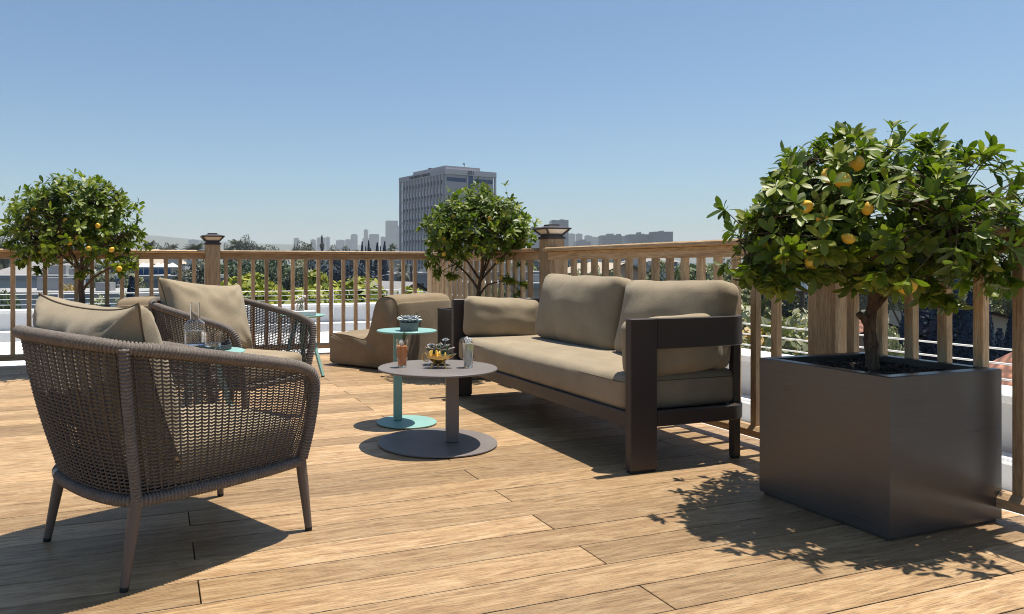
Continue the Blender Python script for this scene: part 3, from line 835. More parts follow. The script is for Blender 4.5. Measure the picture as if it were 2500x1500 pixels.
m.add(vs, fs); m.build("bowl", M_brass, bo, smooth=True, auto=60)
m = MB(); m.sweep(catmull([(-.046, 0, .060), (-.062, 0, .074), (-.078, 0, .066), (-.078, 0, .045), (-.064, 0, .034), (-.047, 0, .036)], 8), [.0030] * 41, 8); m.build("handle", M_brass, bo, smooth=True)
for (x, y) in ((-.026, -.022), (.030, -.020), (.002, .030)):
    m = MB(); m.sweep(catmull([(x * .6, y * .6, .026), (x * 1.15, y * 1.15, .022), (x * 1.2, y * 1.2, .008), (x * 1.35, y * 1.35, .003)], 6), [.0035] * 19, 8)
    m.sweep([(x * 1.35, y * 1.35, .0), (x * 1.35, y * 1.35, .0045)], .006, 10); m.build("foot", M_brass, bo, smooth=True)
M_wedge = mat("lemon_flesh", (.85, .58, .12), .35); M_pith = mat("lemon_rind", (.80, .52, .06), .4)
def wedge(loc, rot, sc=1.0):
    m = MB(); n = 14; R0 = .030 * sc; vs = [(0, -.0, -.0)]; vs = []
    for k in range(n + 1):
        a = math.pi * k / n; z = -math.cos(a) * R0 * 1.15; r = math.sin(a) * R0
        vs += [(0, 0, z * .98), (r, r * .42, z), (r * 1.06, 0, z), (r, -r * .42, z)]
    fs = []
    for k in range(n):
        for j in range(4): fs.append((k * 4 + j, (k + 1) * 4 + j, (k + 1) * 4 + (j + 1) % 4, k * 4 + (j + 1) % 4))
    m.add(vs, [f[::-1] for f in fs]); o = m.build("lemon_wedge", M_wedge, None, smooth=True, auto=40)
    return o
mw = bo.location; cr, sr = math.cos(R(-20)), math.sin(R(-20))
for i, (x, y, z, rx, ry, rz, lb) in enumerate(((-.028, -.006, .070, 8, -12, 200, "lemon wedge standing upright nearest the brass handle"), (-.004, .014, .068, -10, 5, 90, "lemon wedge at the middle back of the brass boat"),
        (.014, -.006, .068, 6, 12, 250, "lemon wedge standing right of centre in the brass boat"), (.034, .000, .064, 0, 38, 280, "lemon wedge leaning towards the brass spout"), (-.012, -.024, .062, 75, 80, 10, "lemon wedge lying flat across the front of the brass boat"))):
    o = wedge(None, None, .62); o.location = (mw.x + x * cr - y * sr, mw.y + x * sr + y * cr, mw.z + z); o.rotation_euler = (R(rx), R(ry), R(rz - 20))
    tag(o, lb, "lemon wedge", "lemon wedges in the brass boat")
m = MB(); m.sweep([(0, 0, 0), (0, 0, .070)], .0012, 8); o = m.build("cocktail_stick", mat("pale_wood_stick", (.5, .48, .44), .5)); o.location = (mw.x + .012, mw.y - .012, mw.z + .062); o.rotation_euler = (R(2), R(-2), 0)
tag(o, "thin pale stick standing among the lemon wedges", "stick")
# succulents
def rosette(m, c, Rr, rings, tiltr, seed, wid=.30, thick=.06):
    rr = random.Random(seed)
    for k, (n, frac) in enumerate(rings):
        el = tiltr[0] + (tiltr[1] - tiltr[0]) * k / max(1, len(rings) - 1)
        for i in range(n):
            a = 2 * math.pi * (i + .5 * (k % 2)) / n + rr.uniform(-.1, .1); L = Rr * frac * rr.uniform(.92, 1.08); e = R(el + rr.uniform(-5, 5))
            d = Vector((math.cos(a) * math.cos(e), math.sin(a) * math.cos(e), math.sin(e))); sd_ = Vector((-math.sin(a), math.cos(a), 0)); up = sd_.cross(d) * -1
            if up.z < 0: up = -up
            prof = [(0, .35), (.3, .75), (.6, 1.0), (.82, .72), (1.0, .04)]; vs = []
            for t, wf in prof:
                p = Vector(c) + d * (L * t) + Vector((0, 0, 1)) * (L * .22 * t * t); w2 = L * wid * wf
                vs += [p - sd_ * w2 + up * (w2 * .45), p + up * (-thick * L * .2), p + sd_ * w2 + up * (w2 * .45), p - up * (thick * L * 1.6 * wf)]
            fs = []
            for j in range(len(prof) - 1):
                for q in range(4): fs.append((j * 4 + q, j * 4 + (q + 1) % 4, (j + 1) * 4 + (q + 1) % 4, (j + 1) * 4 + q))
            fs.append((0, 1, 2, 3)); m.a = rr.random() * .8; m.add(vs, fs); m.a = 1.0
            for q in (0, 2): m.sweep([vs[j * 4 + q] for j in range(len(prof))], L * .022, 4, caps=False)
def succ_mat(name, cols):
    def bld(t, b):
        N = NB(t); a = N.attr("rnd").outputs["Fac"]; geo = N.n("ShaderNodeNewGeometry")
        col = N.ramp(a, [(0, cols[0]), (.4, cols[1]), (.8, cols[2])]); pt = N.ramp(a, [(.88, 0.0), (.92, 1.0)])
        N.l(N.mix(pt, col, cols[3]), b.inputs["Base Color"])
    return mat(name, cols[1], .45, build=bld)
M_su1 = succ_mat("succulent_blue", [(.10, .12, .17), (.20, .23, .29), (.36, .40, .44), (.75, .78, .76)])
M_su2 = succ_mat("succulent_purple", [(.05, .12, .06), (.08, .14, .09), (.12, .11, .10), (.36, .30, .26)])
pt = empty("succulent_pot", pos(999, 4.19, .5375), 0, "grey concrete pot on the tall sea green table", "plant pot")
m = MB(); m.lathe([(.049, 0), (.051, .002), (.053, .048), (.049, .048), (.047, .040), (.0005, .040)], 40); m.build("pot", plaster("grey_concrete", (.20, .205, .19), .15, 40), pt, smooth=True, auto=40)
m = MB(); m.lathe([(.0005, .0402), (.0465, .0402), (.0465, .043), (.0005, .0445)], 32); m.build("soil", mat("pot_soil", (.04, .03, .02), .95), pt)
m = MB(); rosette(m, (0, 0, .0), .074, [(13, 1.0), (11, .86), (9, .70), (7, .52), (5, .34)], (4, 66), 4, .21); o = m.build("succulent", M_su1, None, smooth=True, attr=True, auto=40); x, y = at(999, 4.19); o.location = (x, y, .583)
tag(o, "blue grey rosette succulent in the concrete pot", "succulent")
p2 = empty("succulent_bowl", pos(1073, 3.845, .3905), 0, "small dark pot partly hidden behind the brass boat", "plant pot")
m = MB(); m.lathe([(.026, 0), (.030, .003), (.034, .040), (.031, .040), (.029, .032), (.0005, .032)], 32); m.build("pot", M_tray, p2, smooth=True, auto=40)
sr_ = empty("succulent", pos(1073, 3.845, .436), 0, "purple and green succulent with two raised flower heads", "succulent")
m = MB(); rosette(m, (0, 0, .0), .086, [(9, 1.0), (8, .84), (7, .64), (5, .42)], (20, 72), 9, .26); m.build("rosette", M_su2, sr_, smooth=True, attr=True, auto=40)
for (dx, dz, sd2) in ((-.046, .052, 3), (.034, .075, 5)):
    m = MB(); m.a = .3; m.sweep([(dx * .3, .005, 0), (dx * .8, .003, dz * .6), (dx, 0, dz)], .0035, 6); rosette(m, (dx, 0, dz), .021, [(8, 1.0), (7, .8), (5, .55)], (10, 70), sd2, .28); m.build("flower_head", M_su1, sr_, smooth=True, attr=True, auto=40)
# book and vase on the far tripod table
bk = empty("book", pos(738, 5.98, .5045), R(-8), "white hardback book lying on the far tripod table", "book")
m = MB(); m.box(-.105, .105, -.075, .075, 0, .003, bev=.001); m.box(-.105, .105, -.075, .075, .031, .034, bev=.001); m.box(.102, .105, -.075, .075, .003, .031); m.build("cover", mat("book_cover", (.72, .74, .76), .4), bk)
m = MB(); m.box(-.101, .1015, -.071, .071, .0032, .0308); m.build("pages", mat("book_pages", (.78, .78, .74), .9), bk)
vz = empty("flower_vase", pos(733, 6.0, .5388), 0, "small clear glass vase standing on the white book", "vase")
m = MB(); m.lathe([(.032, 0), (.036, .003), (.037, .07), (.035, .07), (.034, .006), (.0005, .005)], 32); m.build("glass_body", M_glass, vz, smooth=True, auto=50)
fl = empty("flowers", pos(733, 6.0, .545), 0, "bunch of tiny white flowers in the glass vase", "flowers")
m = MB(); f2 = MB(); rr = random.Random(8)
for k in range(16):
    a = rr.uniform(0, 6.28); r0 = rr.uniform(.0, .045); h_ = rr.uniform(.075, .115); tip = Vector((r0 * math.cos(a), r0 * math.sin(a), h_)); m.sweep(catmull([(rr.uniform(-.02, .02), rr.uniform(-.02, .02), .002), tip * .55, tip], 5), .0012, 5)
    for q in range(3):
        c = tip + Vector((rr.uniform(-.008, .008), rr.uniform(-.008, .008), rr.uniform(-.004, .006))); f2.lathe([(.0005, -.005), (.005, -.003), (.0065, .001), (.004, .005), (.0005, .0055)], 8, c.x, c.y, c.z)
m.build("stems", mat("flower_stems", (.12, .2, .07), .6), fl); f2.build("blossoms", mat("blossom_white", (.82, .76, .76), .7), fl, smooth=True)
exec_rest = True

# ================================================================== PLANTERS AND LEMON TREES
def make_planter():
    root = empty("planter"); a = .277; h = .542; th = .045
    m = MB()
    o_ = [(-a, -a), (a, -a), (a, a), (-a, a)]; b = a - th
    bv = .003
    def ringv(r, z): return [(-r, -r, z), (r, -r, z), (r, r, z), (-r, r, z)]
    lv = [ringv(a - .012, .0), ringv(a - .012, .012), ringv(a, .0121), ringv(a, h - bv), ringv(a - bv, h), ringv(b + bv, h), ringv(b, h - bv), ringv(b, .40)]
    vs = [v for l in lv for v in l]; fs = []
    for i in range(len(lv) - 1):
        for k in range(4): fs.append((i * 4 + k, i * 4 + (k + 1) % 4, (i + 1) * 4 + (k + 1) % 4, (i + 1) * 4 + k))
    fs.append((3, 2, 1, 0)); m.add(vs, fs); m.build("box", M_planter, root)
    m = MB(); rr = random.Random(5); m.a = .2
    n = 26; vs = []; fs = []
    for i in range(n + 1):
        for j in range(n + 1):
            x = -b + 2 * b * i / n; y = -b + 2 * b * j / n
            vs.append((x, y, .505 + .012 * noise.noise(Vector((x * 9, y * 9, 0))) + .004 * noise.noise(Vector((x * 40, y * 40, 3)))))
    for i in range(n):
        for j in range(n): fs.append((i * (n + 1) + j, (i + 1) * (n + 1) + j, (i + 1) * (n + 1) + j + 1, i * (n + 1) + j + 1))
    m.add(vs, fs)
    for k in range(2600):
        x, y = rr.uniform(-b + .01, b - .01), rr.uniform(-b + .01, b - .01); s = rr.uniform(.004, .013)
        z = .508 + .012 * noise.noise(Vector((x * 9, y * 9, 0))) + rr.uniform(0, .008)
        M = Matrix.Translation((x, y, z)) @ Matrix.Rotation(rr.uniform(0, 6.28), 4, 'Z') @ Matrix.Rotation(rr.uniform(-.9, .9), 4, 'X') @ Matrix.Rotation(rr.uniform(-.9, .9), 4, 'Y')
        m.a = rr.random() ** 2
        vs = [(-s, -s * .5, 0), (s * .8, -s * .7, 0), (s, s * .5, 0), (-s * .7, s * .6, 0), (-s * .6, -s * .3, s * .5), (s * .5, -s * .3, s * .45), (s * .6, s * .3, s * .5), (-s * .4, s * .35, s * .4)]
        m.add([M @ Vector(v) for v in vs], [(3, 2, 1, 0), (4, 5, 6, 7), (0, 1, 5, 4), (1, 2, 6, 5), (2, 3, 7, 6), (3, 0, 4, 7)])
    m.build("bark_mulch", M_soil, root, attr=True); root.children[-1]["kind"] = "stuff"
    return root
pl1 = make_planter(); pl1.location = (2.543, 2.008, 0); tag(pl1, "large square dark planter at the right holding the nearest lemon tree", "planter", "square dark metal planters")
pl2 = copy_tree(pl1); pl2.location = (2.560, 5.602, 0); tag(pl2, "dark planter mostly hidden behind the sofa's far arm", "planter", "square dark metal planters")
pl3 = copy_tree(pl1); pl3.location = (-.60, 7.13, 0); tag(pl3, "dark planter by the left railing, its rim showing above the pillow", "planter", "square dark metal planters")

def leaf_geo(m, P, d, up, L, W, fold, droop):
    """obovate leaf from P along d"""
    side = d.cross(up).normalized(); up = side.cross(d).normalized()
    prof = ((0, .06), (.18, .40), (.42, .80), (.66, 1.0), (.86, .74), (1.0, .04)); vs = []
    for t, wf in prof:
        q = P + d * (L * t) - up * (droop * L * t * t)
        w2 = W * wf * .5; vs += [q - side * w2 + up * (fold * w2), q, q + side * w2 + up * (fold * w2)]
    fs = []
    for j in range(len(prof) - 1):
        fs += [(j * 3, j * 3 + 1, j * 3 + 4, j * 3 + 3), (j * 3 + 1, j * 3 + 2, j * 3 + 5, j * 3 + 4)]
    m.add(vs, fs)

def rv(r, f, z): return (r * c_ - f * s_, -r * s_ - f * c_, z)
def lemon_tree(name, base, trunk, limbs, crown, lemons, seed, ntip, leafL, label, extra=(), scale=1.0, lscale=.80, hang=(), slant=0.0):
    """base: world location of the trunk foot; crown: (cx, cy, cz, rx, ry, rup, rdown) relative to the base"""
    rr = random.Random(seed); root = empty(name, base, 0, label, "tree", "lemon trees in the planters")
    cx, cy, cz, rx, ry, ru, rd = crown
    tm = MB()
    # trunk
    tp = catmull(trunk[0], 10); n = len(tp); rad = [trunk[1] + (trunk[2] - trunk[1]) * (i / (n - 1)) ** .8 + (.22 * trunk[1] * max(0, 1 - i / 5)) for i in range(n)]
    def gnarl(P, rad, m, sides=12):
        m0 = len(m.v); m.sweep(P, rad, sides)
        for i in range(m0, len(m.v)):
            v = Vector(m.v[i]); k = noise.noise(v * 45) * .18 + noise.noise(Vector((v.x * 90, v.y * 90, v.z * 14))) * .22
            q = min(range(len(P)), key=lambda a: (P[a] - v).length_squared); d = v - P[q]; r_ = rad[q] if hasattr(rad, '__len__') else rad
            if d.length > 1e-6: m.v[i] = tuple(v + d.normalized() * r_ * k)
    gnarl(tp, rad, tm, 16)
    nodes = []
    for lb in limbs:
        lp = catmull([trunk[0][-1] - Vector((0, 0, .02)) if lb[0] is None else Vector(lb[0])] + [Vector(p) for p in lb[1]], 10)
        nl = len(lp); rads = [lb[2] * (1 - .72 * i / (nl - 1)) for i in range(nl)]; gnarl(lp, rads, tm, 10)
        for i in range(3, nl, 2): nodes.append((lp[i], rads[i]))
    for st in extra:   # pruned stubs
        sp = [Vector(p) for p in st[0]]; gnarl(catmull(sp, 6), [st[1]] * (6 * (len(sp) - 1) + 1), tm, 10)
    # tips in the crown
    tips = []
    for k in range(ntip * 3):
        if len(tips) >= ntip: break
        a = rr.uniform(0, 2 * math.pi); sz = rr.uniform(-.72, 1.0); cosel = math.sqrt(max(0, 1 - sz * sz))
        d = Vector((math.cos(a) * cosel, math.sin(a) * cosel, sz))
        lump = 1 + .25 * noise.noise(d * 2.1 + Vector((seed, 0, 0))) + .20 * noise.noise(d * 4.7 + Vector((0, seed, 0)))
        f_ = rr.uniform(.10, 1.0) ** .42 * lump * (rr.uniform(1.05, 1.20) if rr.random() < .12 else 1)
        p = Vector((cx + d.x * rx * f_, cy + d.y * ry * f_, cz + d.z * (ru if sz > 0 else rd) * f_))
        # underside is hollow around the trunk
        if sz < -.05 and math.hypot(p.x - cx, p.y - cy) < .38 * rx and rr.random() < .75: continue
        if noise.noise(p * 4.2 + Vector((seed * 3, 0, 0))) < -.33 and rr.random() < .8: continue
        tips.append((p, d, f_))
    for (r_, f0, z_) in hang:
        for q in range(5):
            p = Vector(rv(r_ + rr.uniform(-.035, .035) - slant * f0, f0 + rr.uniform(-.03, .03), z_ + rr.uniform(-.03, .03))); tips.append((p, Vector((p.x, p.y, -.35 if z_ < .56 else .45)).normalized(), 1.0))
    tw = MB(); lf = MB()
    for p, d, f_ in tips:
        q, r0 = min(nodes, key=lambda nd: (nd[0] - p).length + rr.uniform(0, .10))
        mid = q.lerp(p, .5) + Vector((rr.uniform(-.02, .02), rr.uniform(-.02, .02), rr.uniform(.0, .035)))
        pts = catmull([q, mid, p], 4); L = plen(pts); tw.sweep(pts, [max(.0013, min(r0 * .6, .0042)) * (1 - .7 * i / (len(pts) - 1)) for i in range(len(pts))], 5, caps=False)
        ax = (pts[-1] - pts[-2]).normalized(); ax = (ax * .55 + d * .55 + Vector((0, 0, .35 if d.z > -.2 else -.5))).normalized()
        nl = rr.randint(6, 10); tone = rr.uniform(0, .7)
        t1 = ax.orthogonal().normalized(); t2_ = ax.cross(t1)
        for k in range(nl):
            a = 2.4 * k + rr.uniform(-.3, .3); op = R(rr.uniform(28, 82)) if k < nl - 1 else R(rr.uniform(5, 25))
            dd = (ax * math.cos(op) + (t1 * math.cos(a) + t2_ * math.sin(a)) * math.sin(op)).normalized()
            dd.z -= .18; dd.normalize()
            up = (ax - dd * ax.dot(dd)); up = up.normalized() if up.length > .05 else dd.orthogonal().normalized()
            up = (up + Vector((0, 0, .25))).normalized()
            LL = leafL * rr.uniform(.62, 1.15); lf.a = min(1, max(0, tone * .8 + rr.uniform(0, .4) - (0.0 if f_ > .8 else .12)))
            if abs(dd.dot(up)) > .95: continue
            leaf_geo(lf, p - ax * rr.uniform(0, .022) * scale, dd, up, LL, LL * rr.uniform(.34, .44), rr.uniform(.10, .38), rr.uniform(.02, .22))
        # leaves along the twig
        for k in range(rr.randint(1, 4)):
            b = pts[rr.randint(1, len(pts) - 2)]; dd = Vector((rr.uniform(-1, 1), rr.uniform(-1, 1), rr.uniform(-.4, .8))).normalized(); lf.a = min(1, tone * .7 + rr.uniform(0, .2))
            up = Vector((0, 0, 1)) if abs(dd.z) < .8 else Vector((1, 0, 0)); LL = leafL * rr.uniform(.6, 1.0)
            leaf_geo(lf, b, dd, up, LL, LL * .38, .25, rr.uniform(0, .25))
    tm.v += []; base_n = len(tm.v); tm.add(tw.v, tw.f)
    tm.build("trunk", M_bark, root, smooth=True)
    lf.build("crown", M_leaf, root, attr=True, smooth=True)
    lm = MB(); 
    prof = [(.0005, -.0365), (.007, -.0345), (.0185, -.027), (.0275, -.012), (.029, .0), (.0265, .013), (.018, .0255), (.0085, .032), (.005, .036), (.0005, .0375)]
    lm.lathe(prof, 20)
    lm.v = [tuple(Vector(v) * (1 + .03 * noise.noise(Vector(v) * 60))) for v in lm.v]
    first = None
    for (x, y, z, sc) in lemons:
        fw = -(x * s_ + y * c_); x -= slant * fw * c_; y += slant * fw * s_
        if first is None: first = lm.build("lemon", M_lemon, root, smooth=True); o = first
        else: o = first.copy(); C.objects.link(o); o.parent = root
        f_v = -(x * s_ + y * c_) * .22; o.location = (x * .97 + s_ * f_v, y * .97 + c_ * f_v, z); o.scale = (sc * lscale,) * 3; o.rotation_euler = (R(rr.uniform(-70, 70)), R(rr.uniform(-70, 70)), rr.uniform(0, 6))
    return root
V3 = Vector
# camera-side placement helpers for fruit: offset from the trunk in (right, towards viewer, up)
def rv(r, f, z): return (r * c_ - f * s_, -r * s_ - f * c_, z)
b1 = (2.565, 2.03, .50)
lemon_tree("lemon_tree", b1,
    ([V3((0, 0, 0)), V3(rv(-.004, 0, .10)), V3(rv(-.012, .0, .19)), V3(rv(.004, 0, .27)), V3(rv(.016, 0, .33))], .024, .0175),
    [(None, [rv(.0, .01, .42), rv(-.03, .02, .56), rv(-.02, .0, .74)], .016),
     (rv(.0, 0, .235), [rv(.06, .01, .31), rv(.16, .03, .40), rv(.32, .03, .50), rv(.46, .0, .52)], .013),
     (None, [rv(-.10, .02, .42), rv(-.24, .05, .50), rv(-.40, .02, .53), rv(-.52, 0, .50)], .012),
     (None, [rv(.02, .14, .44), rv(.05, .30, .54), rv(.02, .42, .56)], .011),
     (None, [rv(.04, -.12, .44), rv(.1, -.28, .56), rv(.12, -.42, .60)], .011),
     (None, [rv(.10, -.03, .50), rv(.22, -.06, .66), rv(.26, -.05, .82)], .011),
     (None, [rv(-.10, -.05, .52), rv(-.24, -.08, .68), rv(-.30, -.05, .80)], .010)],
    (0.02, 0.0, .515, .55, .50, .385, .29),
    [rv(-.085, .36, .735, 0)[:3] + (1.0,) if False else (*rv(-.10, .36, .72), 1.05), (*rv(-.045, .40, .70), 1.15), (*rv(.0, .36, .76), 1.05), (*rv(-.17, .40, .61), .9), (*rv(-.12, .38, .57), .8),
     (*rv(-.16, .36, .42), 1.0), (*rv(-.22, .30, .46), .9), (*rv(-.27, .30, .43), .85), (*rv(.19, .44, .34), 1.15), (*rv(.14, .20, .39), .95), (*rv(.30, .30, .46), .85), (*rv(.05, .44, .60), .8), (*rv(-.02, .42, .50), .8), (*rv(.38, .28, .50), .8)],
    11, 720, .064, "large lemon tree in the right foreground planter, nearest to the viewer", slant=.62, hang=[(.20, .25, .33), (.27, .2, .29), (-.42, .15, .38), (-.33, .2, .35), (-.24, .25, .37), (-.45, .05, .42), (-.35, 0, .70), (-.30, .12, .74), (-.22, -.1, .80), (-.39, -.1, .63), (-.28, -.2, .76), (-.16, .0, .84), (-.41, .1, .60), (-.34, .2, .66), (-.10, .1, .87), (.22, .0, .87)],
    extra=[([rv(-.012, .0, .155), rv(-.035, .012, .20), rv(-.062, .02, .225)], .013)])
b2_ = (2.56, 5.60, .50)
lemon_tree("lemon_tree", b2_,
    ([V3((0, 0, 0)), V3(rv(-.012, 0, .10)), V3(rv(-.016, 0, .20)), V3(rv(.0, 0, .30))], .022, .015),
    [(None, [rv(.02, .0, .42), rv(.05, .0, .58), rv(.04, 0, .8)], .013),
     (rv(-.012, 0, .20), [rv(-.10, .02, .32), rv(-.22, .05, .43), rv(-.36, .04, .50)], .012),
     (rv(-.014, 0, .15), [rv(.05, .02, .24), rv(.14, .03, .27), rv(.24, .03, .30)], .010),
     (None, [rv(-.12, -.05, .46), rv(-.24, -.08, .62), rv(-.3, -.05, .78)], .011),
     (None, [rv(.14, .03, .44), rv(.28, .05, .56), rv(.38, .02, .62)], .011),
     (None, [rv(.0, .16, .46), rv(-.02, .30, .58)], .010), (None, [rv(.06, -.16, .46), rv(.08, -.32, .60)], .010),
     (None, [rv(.10, .0, .52), rv(.2, .0, .74), rv(.24, 0, .90)], .010)],
    (-.03, 0.0, .70, .48, .42, .35, .36),
    [(*rv(.205, .36, .82), .85), (*rv(-.04, .42, .575), .9), (*rv(-.30, .34, .62), .8), (*rv(.08, .36, .78), .8), (*rv(-.22, .34, .80), .7), (*rv(-.30, .28, .50), .8), (*rv(.15, .28, .44), .75), (*rv(.18, .12, .31), .75)],
    23, 600, .064, "lemon tree in the middle, between the lounge chair and the sofa", slant=.07, hang=[(.22, .15, .30), (.36, .12, .27), (.31, .1, .17), (-.34, .2, .36), (-.22, .2, .34), (-.4, .1, .42), (.38, .1, .42)])
b3 = (-.60, 7.13, .50)
lemon_tree("lemon_tree", b3,
    ([V3((0, 0, 0)), V3(rv(.01, 0, .12)), V3(rv(.0, 0, .24)), V3(rv(.015, 0, .36))], .030, .021),
    [(None, [rv(.01, .0, .50), rv(.03, .0, .70), rv(.05, 0, .95)], .018),
     (rv(.005, 0, .18), [rv(.10, .02, .28), rv(.22, .03, .36), rv(.38, .03, .42), rv(.5, .0, .46)], .013),
     (None, [rv(-.14, .02, .48), rv(-.32, .05, .60), rv(-.5, .02, .64)], .014),
     (None, [rv(.14, .03, .50), rv(.34, .05, .64), rv(.5, .02, .72)], .013),
     (None, [rv(.0, .2, .52), rv(-.04, .40, .66)], .012), (None, [rv(.06, -.2, .52), rv(.08, -.4, .68)], .012),
     (None, [rv(-.12, .0, .6), rv(-.26, .0, .85), rv(-.34, 0, .98)], .012), (None, [rv(.16, .0, .62), rv(.3, .0, .88), rv(.34, 0, 1.05)], .012)],
    (-.05, 0.0, .74, .59, .52, .47, .42),
    [(*rv(-.50, .40, .80), 1.0), (*rv(-.24, .46, .67), 1.1), (*rv(-.15, .48, .60), 1.1), (*rv(-.07, .46, .64), 1.0), (*rv(.10, .44, .74), .9), (*rv(-.18, .46, .78), .9), (*rv(.02, .48, .55), .9), (*rv(.22, .44, .54), .9), (*rv(.30, .34, .38), 1.0), (*rv(-.45, .38, .88), .8)],
    37, 720, .070, "lemon tree at the far left behind the foreground rope armchair", slant=-.47, hang=[(-.36, .2, .38), (-.5, .1, .44), (.34, .2, .38), (.43, .1, .42), (.02, .3, .34)])

# ================================================================== THE CITY BEYOND
GZ = -11.0
def ground_build(t, b):
    N = NB(t); v = N.coord("Object"); n = N.noise(v, .012, 5, .6); n2 = N.noise(v, .15, 4, .7)
    N.l(N.mix(N.ramp(n2, [(.42, 0.0), (.58, 1.0)]), N.ramp(n, [(.35, (.035, .05, .02)), (.65, (.07, .075, .035))]), N.ramp(n, [(.4, (.10, .095, .085)), (.6, (.16, .15, .13))])), b.inputs["Base Color"])
m = MB(); m.box(-7000, 7000, -300, 9000, GZ - .6, GZ); o = m.build("ground", mat("city_ground", (.1, .1, .07), .95, spec=.1, build=ground_build)); tag(o, None, None, kind="structure")
# far hills
M_hill = mat("hill_scrub", (.07, .08, .055), .95, spec=.05)
m = MB(); hp = [(-900, 590), (-400, 572), (0, 566), (200, 570), (372, 576), (430, 580), (500, 587), (560, 592), (640, 596), (760, 597), (900, 599), (1050, 600), (1200, 604), (1400, 610), (1700, 618), (2100, 622), (2600, 610), (3200, 600)]
vs = []; nst = 260
for k in range(nst + 1):
    px = -900 + 4100 * k / nst
    for (a, ya), (b, yb) in zip(hp, hp[1:]):
        if a <= px <= b: y = ya + (yb - ya) * (px - a) / (b - a)
    y += 2.2 * noise.noise(Vector((px * .012, 0, 0))) + 1.0 * noise.noise(Vector((px * .07, 3, 0)))
    for q, (t, fz) in enumerate(((3500, 0.0), (3800, .45), (4150, .85), (4400, 1.0), (4900, .6))):
        X, Y = at(px, t); z = GZ - 2 + (zat(y, 4400) - GZ + 2) * fz; vs.append((X, Y, z))
m.add(vs, [(k * 5 + q, (k + 1) * 5 + q, (k + 1) * 5 + q + 1, k * 5 + q + 1) for k in range(nst) for q in range(4)])
o = m.build("hills", M_hill, smooth=True); tag(o, None, None, kind="structure")

# ---- trees
def foliage(cols, tr=.12): return leaf_mat("foliage", cols, tr, .55)
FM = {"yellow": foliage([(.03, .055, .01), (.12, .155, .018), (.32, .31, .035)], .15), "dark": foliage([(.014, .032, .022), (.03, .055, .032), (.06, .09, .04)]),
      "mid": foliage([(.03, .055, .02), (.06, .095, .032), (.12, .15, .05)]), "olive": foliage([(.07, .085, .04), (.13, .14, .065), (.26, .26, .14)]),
      "orange": foliage([(.14, .12, .03), (.28, .19, .05), (.42, .27, .08)]), "blue": foliage([(.008, .018, .034), (.012, .028, .058), (.025, .05, .07)], .05),  # "blue": bluish shade and haze tint put into the leaf colour
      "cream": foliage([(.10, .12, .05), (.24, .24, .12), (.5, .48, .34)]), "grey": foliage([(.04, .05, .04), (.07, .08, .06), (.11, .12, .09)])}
M_tbark = mat("tree_bark", (.10, .08, .06), .9); M_pbark = mat("palm_bark", (.14, .11, .085), .9)
def card(m, p, nrm, s, rr, asp=.6):
    t = nrm.orthogonal().normalized(); a = rr.uniform(0, 6.28); t = (t * math.cos(a) + nrm.cross(t) * math.sin(a)); b = nrm.cross(t)
    m.add([p - t * s * .5, p + b * s * .5 * asp, p + t * s * .5, p - b * s * .5 * asp], [(0, 1, 2, 3)])
